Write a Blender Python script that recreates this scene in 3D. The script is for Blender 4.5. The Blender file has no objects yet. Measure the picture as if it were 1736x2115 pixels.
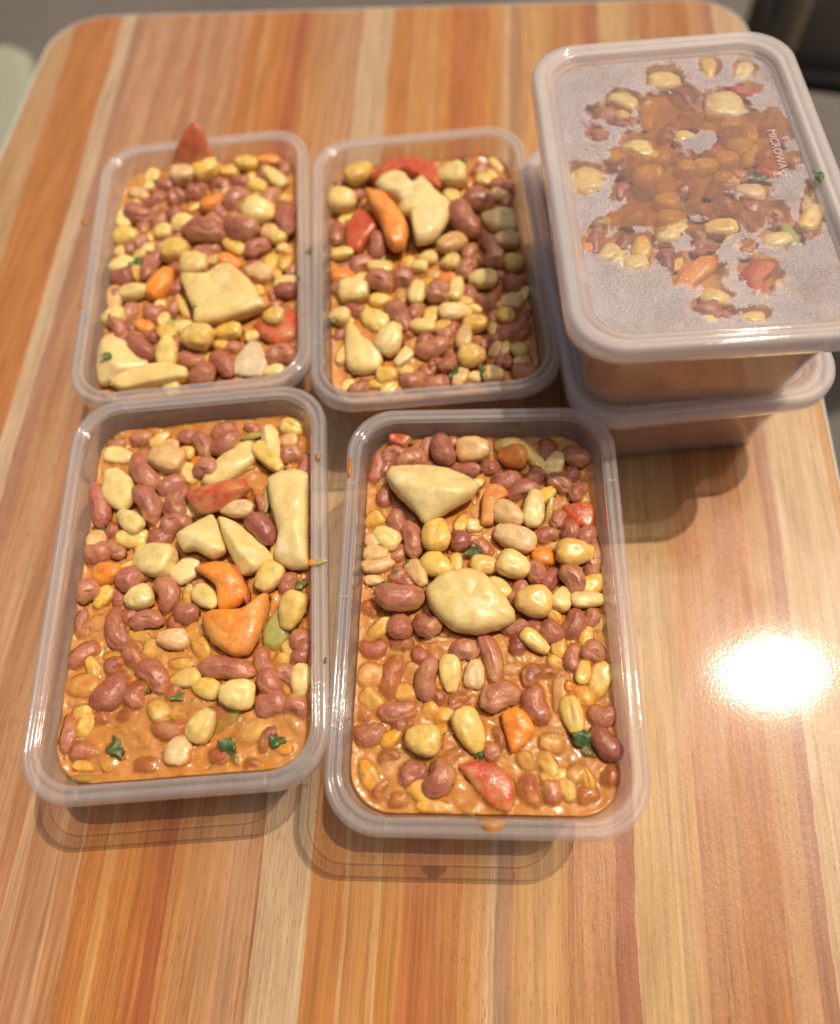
import bpy, bmesh, math, random
from mathutils import Vector, Matrix, noise
R = math.radians
MM = 0.001
sc = bpy.context.scene
random.seed(7)

# ------------------------------------------------------------------ camera, sky, sun, exposure
PITCH, ROLL = 0.45627, -0.14556
cr, sr = math.cos(ROLL), math.sin(ROLL)
fwd = Vector((0, math.sin(PITCH), -math.cos(PITCH)))
upv = Vector((0, math.cos(PITCH), math.sin(PITCH)))
rgt = Vector((1, 0, 0))
r2 = cr * rgt + sr * upv
u2 = -sr * rgt + cr * upv
cam_d = bpy.data.cameras.new('camera')
cam = bpy.data.objects.new('camera', cam_d)
sc.collection.objects.link(cam)
M = Matrix.Identity(4)
for i in range(3):
    M[i][0], M[i][1], M[i][2] = r2[i], u2[i], -fwd[i]
M[2][3] = 0.3362
cam.matrix_world = M
cam_d.sensor_fit = 'HORIZONTAL'
cam_d.sensor_width = 36
cam_d.lens = 36 * 1567.1 / 1736
cam_d.clip_start, cam_d.clip_end = 0.01, 60
cam_d.dof.use_dof = True
cam_d.dof.focus_distance = 0.300
cam_d.dof.aperture_fstop = 4.9
sc.camera = cam

SUN_EL, SUN_AZ = 65.2, 66.0            # elevation; azimuth clockwise from +Y
world = bpy.data.worlds.new('World')
sc.world = world
world.use_nodes = True
wn = world.node_tree
bg = wn.nodes['Background']
sky = wn.nodes.new('ShaderNodeTexSky')
sky.sky_type = 'NISHITA'
sky.sun_disc = False
sky.sun_elevation = R(SUN_EL)
sky.sun_rotation = R(SUN_AZ)
sky.dust_density = 6.0
sky.air_density = 0.8
sky.ozone_density = 0.3
wn.links.new(sky.outputs[0], bg.inputs[0])
bg.inputs[1].default_value = 0.092
sun_d = bpy.data.lights.new('sun', 'SUN')
sun_d.energy = 2.95
sun_d.angle = R(0.5)
sun_d.color = (1.0, 0.93, 0.84)
sun = bpy.data.objects.new('sun', sun_d)
sc.collection.objects.link(sun)
sdir = Vector((math.sin(R(SUN_AZ)) * math.cos(R(SUN_EL)), math.cos(R(SUN_AZ)) * math.cos(R(SUN_EL)), math.sin(R(SUN_EL))))
sun.rotation_euler = sdir.to_track_quat('Z', 'Y').to_euler()
sun.location = sdir * 2
sc.view_settings.view_transform = 'Standard'
sc.view_settings.look = 'None'
sc.view_settings.exposure = -0.16
sc.view_settings.gamma = 1.0
sc.view_settings.use_white_balance = True      # the phone's warm white balance
sc.view_settings.white_balance_temperature = 7300
sc.view_settings.white_balance_tint = 10
sc.cycles.use_denoising = True
sc.cycles.max_bounces = 14
sc.cycles.transparent_max_bounces = 40
sc.cycles.transmission_bounces = 10
sc.cycles.diffuse_bounces = 5
sc.cycles.sample_clamp_indirect = 6.0

# ------------------------------------------------------------------ helpers
C = sc.collection

def lin(c, k=1.0):
    o = []
    for v in c[:3]:
        v = v / 255.0
        o.append((v / 12.92 if v <= 0.04045 else ((v + 0.055) / 1.055) ** 2.4) * k)
    return (*o, 1.0)

def link(name, me, mats, parent=None, smooth=True):
    if isinstance(me, bmesh.types.BMesh):
        bm = me
        me = bpy.data.meshes.new(name)
        bm.to_mesh(me)
        bm.free()
    for m in (mats if isinstance(mats, (list, tuple)) else [mats]):
        if m and m.name not in [x.name for x in me.materials]:
            me.materials.append(m)
    if smooth:
        me.polygons.foreach_set('use_smooth', [True] * len(me.polygons))
    o = bpy.data.objects.new(name, me)
    C.objects.link(o)
    if parent:
        o.parent = parent
    return o

def thing(name, label, cat, loc=(0, 0, 0), rz=0.0, group=None):
    o = bpy.data.objects.new(name, None)
    o.empty_display_size = 0.01
    C.objects.link(o)
    o.location = loc
    o.rotation_euler = (0, 0, rz)
    return tag(o, label, cat, group)

def tag(o, label, cat, group=None):
    o['label'] = label
    o['category'] = cat
    if group:
        o['group'] = group
    return o

class NT:
    """small node-tree helper"""
    def __init__(self, name):
        self.m = bpy.data.materials.new(name)
        self.m.use_nodes = True
        self.t = self.m.node_tree
        self.t.nodes.clear()
        self.out = self.t.nodes.new('ShaderNodeOutputMaterial')
    def n(self, typ, **kw):
        nd = self.t.nodes.new('ShaderNode' + typ)
        ins = kw.pop('ins', {})
        for k, v in kw.items():
            setattr(nd, k, v)
        for k, v in ins.items():
            self.set(nd, k, v)
        return nd
    def set(self, nd, k, v):
        s = nd.inputs[k]
        if isinstance(v, bpy.types.NodeSocket):
            self.t.links.new(v, s)
        elif isinstance(v, bpy.types.Node):
            self.t.links.new(v.outputs[0], s)
        else:
            s.default_value = v
    def math(self, op, a, b=0.0, clamp=False):
        nd = self.n('Math', operation=op, use_clamp=clamp)
        self.set(nd, 0, a)
        self.set(nd, 1, b)
        return nd.outputs[0]
    def mix(self, f, a, b, blend='MIX'):
        nd = self.n('Mix', data_type='RGBA', blend_type=blend)
        self.set(nd, 0, f)
        self.set(nd, 6, a)
        self.set(nd, 7, b)
        return nd.outputs[2]
    def ramp(self, f, stops, interp='LINEAR'):
        nd = self.n('ValToRGB')
        cr_ = nd.color_ramp
        cr_.interpolation = interp
        while len(cr_.elements) < len(stops):
            cr_.elements.new(0.5)
        for e, (p, c) in zip(cr_.elements, stops):
            e.position = p
        for e, (p, c) in zip(cr_.elements, stops):
            e.color = c if len(c) == 4 else (*c, 1)
        self.set(nd, 0, f)
        return nd.outputs[0]
    def coord(self, kind='Object'):
        return self.n('TexCoord').outputs[kind]
    def noise(self, vec, scale, detail=3, rough=0.55, dist=0.0, scl=None):
        if scl is not None:
            mp = self.n('Mapping')
            mp.inputs['Scale'].default_value = scl
            self.set(mp, 0, vec)
            vec = mp.outputs[0]
        nd = self.n('TexNoise', ins={'Scale': scale, 'Detail': detail, 'Roughness': rough, 'Distortion': dist})
        self.set(nd, 'Vector', vec)
        return nd.outputs['Fac']
    def bump(self, h, strength, dist, nrm=None):
        nd = self.n('Bump', ins={'Strength': strength, 'Distance': dist})
        self.set(nd, 'Height', h)
        if nrm is not None:
            self.set(nd, 'Normal', nrm)
        return nd.outputs[0]
    def bsdf(self, color, rough=0.5, **kw):
        nd = self.n('BsdfPrincipled')
        self.set(nd, 'Base Color', color)
        self.set(nd, 'Roughness', rough)
        for k, v in kw.items():
            self.set(nd, k.replace('_', ' '), v)
        return nd
    def fresnel(self, ior, nb):
        """the same reflectance from both sides of a thin sheet"""
        g_ = self.n('NewGeometry')
        k = self.n('Mix', data_type='FLOAT')
        self.set(k, 0, g_.outputs['Backfacing'])
        self.set(k, 2, ior)
        self.set(k, 3, 1.0 / ior)
        return self.n('Fresnel', ins={'IOR': k.outputs[0], 'Normal': nb})
    def done(self, sh):
        self.set(self.out, 'Surface', sh)
        return self.m

# ------------------------------------------------------------------ table laminate
STRIPES = [(-400, (200, 160, 115)), (-281, (196, 120, 62)), (-249, (218, 190, 160)), (-240, (182, 132, 108)), (-233, (200, 146, 110)),
 (-222, (206, 160, 124)), (-216, (194, 138, 102)), (-205, (203, 152, 114)), (-196, (188, 128, 90)), (-190, (208, 162, 126)),
 (-184, (192, 134, 98)), (-176, (208, 152, 118)), (-171, (224, 182, 134)), (-169.5, (196, 134, 90)), (-163, (216, 172, 120)),
 (-161.5, (200, 120, 58)), (-151, (224, 172, 104)), (-148, (206, 126, 58)), (-136, (196, 110, 50)), (-130, (176, 88, 46)),
 (-123, (212, 150, 88)), (-121, (190, 108, 56)), (-119.5, (222, 170, 104)), (-116.5, (198, 136, 86)), (-108, (206, 150, 100)),
 (-100, (204, 154, 116)), (-92, (196, 140, 102)), (-88, (156, 96, 58)), (-86.8, (216, 186, 148)), (-66, (202, 126, 58)),
 (-55, (206, 132, 64)), (-51.5, (222, 170, 110)), (-50, (196, 112, 52)), (-47, (220, 166, 98)), (-45.5, (204, 126, 60)),
 (-42, (216, 158, 90)), (-39.5, (224, 174, 112)), (-37, (210, 138, 62)), (-28, (196, 108, 48)), (-14, (204, 120, 56)),
 (-5, (214, 146, 74)), (1, (212, 164, 110)), (6, (224, 194, 158)), (8, (148, 98, 74)), (11, (212, 164, 110)),
 (15, (198, 132, 74)), (16.5, (214, 160, 98)), (33, (208, 146, 84)), (36, (168, 94, 58)), (38, (206, 140, 84)),
 (46, (200, 134, 80)), (55, (166, 94, 66)), (62.5, (214, 174, 116)), (80, (208, 160, 106)), (84, (198, 138, 86)),
 (88, (188, 120, 72)), (92, (196, 130, 76)), (104, (192, 120, 66)), (118, (204, 148, 98)), (127, (174, 116, 86)),
 (133, (216, 182, 142)), (158, (208, 152, 88)), (168, (204, 136, 70))]

def soft(c):
    m = (206, 157, 108)
    return tuple(v * 0.74 + w * 0.26 for v, w in zip(c, m))

def laminate():
    t = NT('wood_print_laminate')
    co = t.coord()
    sep = t.n('SeparateXYZ')
    t.set(sep, 0, co)
    X = t.math('MULTIPLY', sep.outputs[0], 1000.0)
    Y = t.math('MULTIPLY', sep.outputs[1], 1000.0)
    # the printed boards fan out slightly along the table
    s = t.math('SUBTRACT', 0.0145, t.math('MULTIPLY', t.math('ADD', X, 75.0), 0.00018))
    u = t.math('ADD', X, t.math('MULTIPLY', t.math('ADD', Y, 55.0), s))
    w1 = t.noise(co, 1.0, 2, scl=(14, 5, 1))
    w2 = t.noise(co, 1.0, 3, scl=(60, 16, 1))
    w3 = t.noise(co, 1.0, 4, 0.7, scl=(500, 60, 1))
    u = t.math('ADD', u, t.math('MULTIPLY', t.math('SUBTRACT', w1, 0.5), 5.0))
    u = t.math('ADD', u, t.math('MULTIPLY', t.math('SUBTRACT', w2, 0.5), 3.2))
    u = t.math('ADD', u, t.math('MULTIPLY', t.math('SUBTRACT', w3, 0.5), 1.6))
    def seg(sub, lo, hi):
        f = t.n('MapRange', ins={'Value': u, 'From Min': lo, 'From Max': hi, 'To Min': 0.0, 'To Max': 1.0})
        st = []
        for i_, (p, c) in enumerate(sub):
            wd = (sub[i_ + 1][0] if i_ + 1 < len(sub) else hi) - p
            if wd < 5.5 and i_:      # hairline streaks are fainter than the boards
                c = tuple(0.6 * a_ + 0.4 * b_ for a_, b_ in zip(c, sub[i_ - 1][1]))
            st.append((max(0.0, min(1.0, (p - lo) / (hi - lo))), lin(soft(c), 0.76)))
        return t.ramp(f.outputs[0], st, 'CONSTANT')
    h = 31
    A = seg(STRIPES[:h], -400, STRIPES[h][0])
    B = seg(STRIPES[h:], STRIPES[h][0], 190)
    sel = t.math('GREATER_THAN', u, STRIPES[h][0])
    col = t.mix(sel, A, B)
    # grain: long soft streaks, short pores, flame figures
    g1 = t.noise(co, 1.0, 5, 0.65, scl=(700, 14, 1))
    g2 = t.noise(co, 1.0, 3, 0.6, 0.4, scl=(1700, 130, 1))
    g3 = t.noise(co, 1.0, 3, 0.5, 1.2, scl=(90, 12, 1))
    g4 = t.noise(co, 1.0, 4, 0.7, scl=(260, 5, 1))
    k = t.math('ADD', t.math('MULTIPLY', g1, 1.15), t.math('MULTIPLY', g3, 0.45))
    k = t.math('ADD', t.math('ADD', k, t.math('MULTIPLY', g4, 0.6)), -0.13)
    col = t.mix(1.0, col, t.n('CombineColor', ins={'Red': k, 'Green': t.math('POWER', k, 1.15), 'Blue': t.math('POWER', k, 1.3)}), 'MULTIPLY')
    pore = t.ramp(g2, [(0.0, (1, 1, 1)), (0.33, (1, 1, 1)), (0.42, (0, 0, 0)), (1, (0, 0, 0))])
    pmask = t.noise(co, 1.0, 3, scl=(30, 9, 1))
    pm = t.ramp(pmask, [(0.35, (0, 0, 0)), (0.65, (1, 1, 1))])
    col = t.mix(t.math('MULTIPLY', t.math('MULTIPLY', pore, 0.75), pm), col, lin((120, 62, 34)))
    # pressed grain texture of the laminate gives the sparkle round the sun's reflection
    b1 = t.noise(co, 1.0, 3, 0.6, scl=(900, 420, 1))
    b2 = t.noise(co, 1.0, 2, 0.6, scl=(2600, 1100, 1))
    hgt = t.math('ADD', t.math('MULTIPLY', b1, 0.7), t.math('MULTIPLY', b2, 0.3))
    sm = t.noise(co, 18, 4, 0.6)
    rgh = t.n('MapRange', ins={'Value': sm, 'From Min': 0.3, 'From Max': 0.7, 'To Min': 0.06, 'To Max': 0.085})
    nb = t.bump(hgt, 0.34, 0.00008)
    nc = t.bump(hgt, 1.0, 0.00030)
    p = t.bsdf(col, rgh.outputs[0], Normal=nb, IOR=1.5)
    t.set(p, 'Specular IOR Level', 0.30)
    wear = t.noise(co, 1.0, 5, 0.7, 0.6, scl=(34, 12, 1))
    cwt = t.ramp(wear, [(0.32, (0.14,) * 3), (0.62, (0.62,) * 3)])
    t.set(p, 'Coat Weight', cwt)
    t.set(p, 'Coat Roughness', 0.34)
    t.set(p, 'Coat Normal', nc)
    return t.done(p)

def simple(name, col, rough=0.6, bump=0.0, scale=200.0, var=0.25, **kw):
    t = NT(name)
    co = t.coord()
    n1 = t.noise(co, scale, 4)
    c = t.mix(t.math('MULTIPLY', n1, 1.0), tuple(v * (1 - var) for v in col[:3]) + (1,), tuple(min(1, v * (1 + var)) for v in col[:3]) + (1,))
    p = t.bsdf(c, rough, **kw)
    if bump:
        t.set(p, 'Normal', t.bump(n1, bump, 0.001))
    return t.done(p)

# ------------------------------------------------------------------ plastics
def plastic(name, haze, tint, rough=0.18, thru=0.97):
    """cloudy polypropylene sheet: lets most light straight through, scatters some"""
    t = NT(name)
    co = t.coord()
    lw = t.n('LayerWeight', ins={'Blend': 0.35})
    cloud = t.noise(co, 60, 4, 0.6)
    h = t.math('ADD', haze, t.math('MULTIPLY', lw.outputs['Facing'], 0.12))
    h = t.math('ADD', h, t.math('MULTIPLY', t.math('SUBTRACT', cloud, 0.5), 0.10), clamp=True)
    nb = t.bump(t.noise(co, 260, 3), 0.12, 0.0006)
    tr = t.n('BsdfTransparent', ins={'Color': (thru, thru, thru * 1.005, 1)})
    df = t.n('BsdfDiffuse', ins={'Color': tint})
    tl = t.n('BsdfTranslucent', ins={'Color': tint})
    sc_ = t.n('MixShader', ins={0: 0.5, 1: df.outputs[0], 2: tl.outputs[0]})
    m1 = t.n('MixShader', ins={0: h, 1: tr.outputs[0], 2: sc_.outputs[0]})
    gl = t.n('BsdfGlossy', ins={'Color': (1, 1, 1, 1), 'Roughness': rough, 'Normal': nb})
    fr = t.fresnel(1.40, nb)
    m2 = t.n('MixShader', ins={0: fr.outputs[0], 1: m1.outputs[0], 2: gl.outputs[0]})
    return t.done(m2.outputs[0])

def lid_panel_mat():
    """clear where food or sauce touches the lid, elsewhere fogged with fine condensation"""
    t = NT('condensation_on_lid')
    co = t.coord()
    at = t.n('Attribute', attribute_name='fog')
    f = at.outputs['Fac']
    n1 = t.noise(co, 420, 6, 0.8)
    n2 = t.noise(co, 110, 4, 0.65)
    f = t.math('ADD', f, t.math('MULTIPLY', t.math('SUBTRACT', n1, 0.5), 1.1))
    f = t.math('ADD', f, t.math('MULTIPLY', t.math('SUBTRACT', n2, 0.5), 1.6))
    mask = t.ramp(f, [(0.36, (0, 0, 0)), (0.54, (.55, .55, .55)), (0.85, (1, 1, 1))])
    n4 = t.noise(co, 28, 3, 0.6)
    vor = t.n('TexVoronoi', ins={'Scale': 1100.0, 'Vector': co})
    drop = vor.outputs['Distance']
    dn = t.noise(co, 1500, 3, 0.7)
    dens = t.math('ADD', 0.58, t.math('MULTIPLY', t.math('SUBTRACT', n2, 0.5), 0.5))
    dens = t.math('ADD', dens, t.math('MULTIPLY', t.math('SUBTRACT', n4, 0.5), 0.9))
    dens = t.math('ADD', dens, t.math('MULTIPLY', t.math('SUBTRACT', dn, 0.5), 1.3), clamp=True)
    fog = t.math('MULTIPLY', mask, dens)
    fog = t.math('ADD', fog, 0.07, clamp=True)
    nb = t.bump(t.math('ADD', drop, dn), t.math('MULTIPLY', mask, 0.8), 0.0007)
    tr = t.n('BsdfTransparent', ins={'Color': (0.97, 0.97, 0.975, 1)})
    wc = (0.80, 0.75, 0.77, 1)
    df = t.n('BsdfDiffuse', ins={'Color': wc, 'Normal': nb})
    tl = t.n('BsdfTranslucent', ins={'Color': wc})
    s_ = t.n('MixShader', ins={0: 0.35, 1: df.outputs[0], 2: tl.outputs[0]})
    m1 = t.n('MixShader', ins={0: fog, 1: tr.outputs[0], 2: s_.outputs[0]})
    gl = t.n('BsdfGlossy', ins={'Roughness': 0.16, 'Normal': nb})
    fr = t.fresnel(1.42, nb)
    m2 = t.n('MixShader', ins={0: fr.outputs[0], 1: m1.outputs[0], 2: gl.outputs[0]})
    return t.done(m2.outputs[0])

# ------------------------------------------------------------------ food materials
def food(name, cols, rough=0.34, spots=None, sss=0.25, coat=0.5, bump=0.35, bscale=420, sauce=0.35, amp=1.0):
    t = NT(name)
    oi = t.n('ObjectInfo')
    co = t.coord('Object')
    # offset the pattern by the object's own random number
    off = t.n('VectorMath', operation='SCALE')
    off.inputs[0].default_value = (3.1, 1.7, 2.3)
    t.set(off, 'Scale', t.math('MULTIPLY', oi.outputs['Random'], 9.0))
    va = t.n('VectorMath', operation='ADD')
    geo = t.n('NewGeometry')
    t.set(va, 0, geo.outputs['Position'])
    t.set(va, 1, off.outputs[0])
    v = va.outputs[0]
    st = [(i / max(1, len(cols) - 1), c) for i, c in enumerate(cols)]
    base = t.ramp(oi.outputs['Random'], st)
    n1 = t.noise(v, 170, 4, 0.6)
    n5 = t.noise(v, 620, 4, 0.7)
    k = t.math('ADD', t.math('ADD', 0.97 - 0.71 * amp, t.math('MULTIPLY', n1, 0.8 * amp)), t.math('MULTIPLY', n5, 0.62 * amp))
    base = t.mix(1.0, base, t.n('CombineColor', ins={'Red': k, 'Green': t.math('POWER', k, 1.12), 'Blue': t.math('POWER', k, 1.3)}), 'MULTIPLY')
    n2 = t.noise(v, 95, 4, 0.65)
    if spots:
        sp = t.ramp(n2, [(0.52, (0, 0, 0)), (0.68, (1, 1, 1))])
        base = t.mix(t.math('MULTIPLY', sp, spots[1]), base, spots[0])
    # a thin smear of sauce clings to every piece
    n3 = t.noise(v, 120, 3, 0.6)
    sm = t.ramp(n3, [(0.42, (0, 0, 0)), (0.66, (1, 1, 1))])
    r2_ = t.math('FRACT', t.math('MULTIPLY', oi.outputs['Random'], 7.31))
    amt = t.math('MULTIPLY', sauce, t.math('ADD', 0.45, t.math('MULTIPLY', r2_, 1.7)))
    sn = t.n('SeparateXYZ')
    t.set(sn, 0, geo.outputs['Normal'])
    side = t.ramp(t.math('ADD', sn.outputs[2], t.math('MULTIPLY', t.math('SUBTRACT', n3, 0.5), 1.2)), [(0.25, (1, 1, 1)), (0.65, (0, 0, 0))])
    cov = t.math('ADD', t.math('MULTIPLY', sm, amt), t.math('MULTIPLY', side, t.math('MULTIPLY', amt, 0.8)), clamp=True)
    base = t.mix(cov, base, (0.62, 0.33, 0.13, 1))
    fine = t.noise(v, bscale, 3, 0.65)
    nb = t.bump(t.math('ADD', t.math('MULTIPLY', fine, 0.5), t.math('MULTIPLY', n1, 1.0)), bump, 0.0014)
    wet = t.noise(v, 210, 3)
    rg = t.n('MapRange', ins={'Value': wet, 'From Min': 0.3, 'From Max': 0.7, 'To Min': rough - 0.18, 'To Max': rough + 0.06})
    p = t.bsdf(base, rg.outputs[0], Normal=nb)
    t.set(p, 'Subsurface Weight', sss * 0.7)
    t.set(p, 'Subsurface Radius', (1.0, 0.45, 0.2))
    t.set(p, 'Subsurface Scale', 0.0013)
    t.set(p, 'Specular IOR Level', 0.45)
    t.set(p, 'Coat Weight', coat)
    t.set(p, 'Coat Roughness', 0.06)
    t.set(p, 'Coat IOR', 1.6)
    t.set(p, 'Coat Normal', t.bump(t.noise(v, 480, 3, 0.7), 1.0, 0.0016))
    return t.done(p)

MAT = {}
MAT['laminate'] = laminate()
MAT['edge'] = simple('white_edge_band', (0.62, 0.60, 0.56, 1), 0.4, 0, 300, 0.08)
MAT['tub'] = plastic('clear_cloudy_plastic', 0.075, (0.97, 0.92, 0.87, 1), 0.10, 0.95)
MAT['rim'] = plastic('thick_cloudy_plastic', 0.20, (1.0, 0.95, 0.92, 1), 0.05, 0.955)
MAT['lid'] = plastic('lid_cloudy_plastic', 0.27, (1.0, 0.96, 0.95, 1), 0.05, 0.955)
MAT['letters'] = plastic('raised_lettering_plastic', 0.55, (0.92, 0.88, 0.88, 1), 0.1)
MAT['panel'] = lid_panel_mat()
MAT['bean'] = food('bean_skin', [(0.44, 0.13, 0.075, 1), (0.34, 0.085, 0.05, 1), (0.48, 0.165, 0.10, 1), (0.38, 0.105, 0.065, 1), (0.46, 0.15, 0.085, 1)],
                   0.36, ((0.50, 0.22, 0.13, 1), 0.5), 0.2, 0.5, 0.5, 520, 0.34)
MAT['dark_bean'] = food('dark_bean_skin', [(0.28, 0.065, 0.045, 1), (0.32, 0.075, 0.05, 1)], 0.34, ((0.36, 0.13, 0.10, 1), 0.5), 0.15, 0.5, 0.45, 520, 0.2)
MAT['kernel'] = food('maize_kernel_skin', [(0.81, 0.56, 0.13, 1), (0.79, 0.48, 0.08, 1), (0.84, 0.66, 0.27, 1), (0.81, 0.59, 0.17, 1)],
                     0.36, ((0.86, 0.69, 0.30, 1), 0.8), 0.45, 0.6, 0.25, 380, 0.25)
MAT['ochre'] = food('brown_kernel_skin', [(0.74, 0.44, 0.17, 1), (0.78, 0.52, 0.26, 1), (0.70, 0.40, 0.14, 1)], 0.38, ((0.76, 0.54, 0.3, 1), 0.7), 0.3, 0.4, 0.4, 380, 0.4)
MAT['potato'] = food('boiled_potato', [(0.82, 0.63, 0.25, 1), (0.79, 0.60, 0.22, 1), (0.83, 0.67, 0.32, 1)], 0.40, ((0.86, 0.75, 0.46, 1), 0.8), 0.5, 0.4, 0.16, 640, 0.30, 0.5)
MAT['carrot'] = food('cooked_carrot', [(0.86, 0.27, 0.025, 1), (0.82, 0.24, 0.03, 1)], 0.34, ((0.84, 0.40, 0.09, 1), 0.85), 0.3, 0.4, 0.5, 300, 0.25)
MAT['tomato'] = food('cooked_tomato', [(0.56, 0.075, 0.022, 1), (0.52, 0.06, 0.02, 1)], 0.32, ((0.70, 0.22, 0.04, 1), 0.85), 0.25, 0.4, 0.55, 260, 0.3)
MAT['onion'] = food('cooked_onion', [(0.70, 0.55, 0.36, 1), (0.74, 0.6, 0.42, 1)], 0.3, ((0.62, 0.42, 0.24, 1), 0.5), 0.5, 0.6, 0.3, 260, 0.35)
MAT['herb'] = food('green_herb', [(0.045, 0.13, 0.02, 1), (0.03, 0.09, 0.02, 1), (0.07, 0.17, 0.025, 1)], 0.34, ((0.12, 0.2, 0.04, 1), 0.6), 0.1, 0.6, 0.6, 600, 0.12)
MAT['pepper'] = food('pale_green_pepper', [(0.36, 0.38, 0.08, 1), (0.42, 0.40, 0.10, 1)], 0.32, ((0.5, 0.45, 0.14, 1), 0.6), 0.4, 0.6, 0.3, 300, 0.3)

def sauce_mat(name, clear):
    t = NT(name)
    geo = t.n('NewGeometry')
    v = geo.outputs['Position']
    n1 = t.noise(v, 55, 4, 0.6)
    c = t.mix(t.ramp(n1, [(0.32, (0, 0, 0)), (0.7, (1, 1, 1))]), (0.56, 0.215, 0.04, 1), (0.64, 0.30, 0.09, 1))
    n2 = t.noise(v, 150, 4, 0.7)
    c = t.mix(t.ramp(n2, [(0.5, (0, 0, 0)), (0.75, (0.55, 0.55, 0.55))]), c, (0.46, 0.17, 0.07, 1))
    n3 = t.noise(v, 420, 3, 0.7)
    c = t.mix(t.ramp(n3, [(0.60, (0, 0, 0)), (0.74, (0.6, 0.6, 0.6))]), c, (0.78, 0.50, 0.22, 1))
    # crumbs of onion, skin and tomato floating in it
    vo = t.n('TexVoronoi', ins={'Scale': 620.0, 'Vector': v, 'Randomness': 1.0})
    sc3 = t.n('SeparateColor')
    t.set(sc3, 0, vo.outputs['Color'])
    isb = t.math('MULTIPLY', t.math('GREATER_THAN', sc3.outputs[0], 0.80), t.math('LESS_THAN', vo.outputs['Distance'], t.math('MULTIPLY', sc3.outputs[2], 0.55)))
    bitc = t.ramp(sc3.outputs[1], [(0.0, (0.80, 0.58, 0.28)), (0.35, (0.52, 0.15, 0.06)), (0.6, (0.80, 0.36, 0.05)), (0.85, (0.74, 0.62, 0.40)), (0.95, (0.14, 0.16, 0.03))], 'CONSTANT')
    c = t.mix(t.math('MULTIPLY', isb, 0.0 if isinstance(clear, float) and clear > 0.6 else 0.75), c, bitc)
    h = t.math('ADD', t.math('MULTIPLY', t.noise(v, 160, 4, 0.7), 0.7), t.math('MULTIPLY', n3, 0.3))
    h = t.math('ADD', h, t.math('MULTIPLY', isb, 0.12))
    nb = t.bump(h, 0.32, 0.0009)
    p = t.bsdf(c, 0.34, Normal=nb)
    t.set(p, 'Specular IOR Level', 0.2)
    t.set(p, 'Subsurface Weight', 0.3)
    t.set(p, 'Subsurface Radius', (1.0, 0.45, 0.2))
    t.set(p, 'Subsurface Scale', 0.002)
    t.set(p, 'Coat Weight', 0.6)
    t.set(p, 'Coat Roughness', 0.05)
    t.set(p, 'Coat Normal', nb)
    if clear:
        # 'body' is how much sauce lies over whatever is under this point
        if clear == 'depth':
            at = t.n('Attribute', attribute_name='body')
            op = t.math('ADD', at.outputs['Fac'], t.math('MULTIPLY', t.math('MULTIPLY', t.math('SUBTRACT', n2, 0.5), 0.7), at.outputs['Fac']), clamp=True)
            tint = (0.97, 0.87, 0.73, 1)
        else:
            op = t.ramp(t.noise(v, 120, 3), [(0.3, (1 - clear * .8,) * 3), (0.7, (1 - clear,) * 3)])
            tint = (0.97, 0.90, 0.74, 1)
        tr = t.n('BsdfTransparent', ins={'Color': tint})
        m = t.n('MixShader', ins={0: op, 1: tr.outputs[0], 2: p.outputs[0]})
        return t.done(m.outputs[0])
    return t.done(p)
MAT['broth'] = sauce_mat('thin_stew_broth', 'depth')
MAT['drip'] = sauce_mat('dried_sauce_drip', 0.35)
MAT['smear'] = sauce_mat('sauce_film_on_lid', 0.88)
MAT['mash'] = sauce_mat('thick_stew_mash', 0.0)

# ------------------------------------------------------------------ table, ground
TYAW = -0.19191
tbl = thing('table', 'rectangular table topped with striped orange and cream wood print laminate', 'table', (0, 0, 0), TYAW)
TX0, TX1, TY0, TY1 = -333.0, 172.0, -330.0, 573.0

def round_rect(x0, x1, y0, y1, r, n=10):
    pts = []
    for cx, cy, a0 in ((x1 - r, y1 - r, 0), (x0 + r, y1 - r, 90), (x0 + r, y0 + r, 180), (x1 - r, y0 + r, 270)):
        for i in range(n + 1):
            a = R(a0 + 90.0 * i / n)
            pts.append((cx + r * math.cos(a), cy + r * math.sin(a)))
    return pts

def loft(rings, closed=True, cap0=False, cap1=False):
    """rings: lists of (x,y,z) in mm with equal counts"""
    bm = bmesh.new()
    vs = [[bm.verts.new((p[0] * MM, p[1] * MM, p[2] * MM)) for p in r_] for r_ in rings]
    n = len(rings[0])
    for a, b in zip(vs, vs[1:]):
        for i in range(n):
            j = (i + 1) % n
            bm.faces.new((a[i], a[j], b[j], b[i]))
    if cap0:
        bm.faces.new(list(reversed(vs[0])))
    if cap1:
        bm.faces.new(vs[-1])
    bm.normal_update()
    return bm

def trings(specs, r=42):
    return [[(x, y, z) for x, y in round_rect(TX0 + d, TX1 - d, TY0 + d, TY1 - d, r - d, 14)] for d, z in specs]
top = link('table_top', loft(trings([(4.0, -20), (1.6, -19.5), (1.6, -0.5), (2.2, -0.12), (3.0, 0.0)]), cap0=True, cap1=True), MAT['laminate'], tbl, smooth=False)
band = link('edge_band', loft(trings([(1.5, -21), (0.3, -20.6), (0.0, -20), (0.0, -1.6), (0.3, -0.7), (0.9, -0.35), (1.5, -0.6), (1.5, -21)])), MAT['edge'], tbl)

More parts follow.
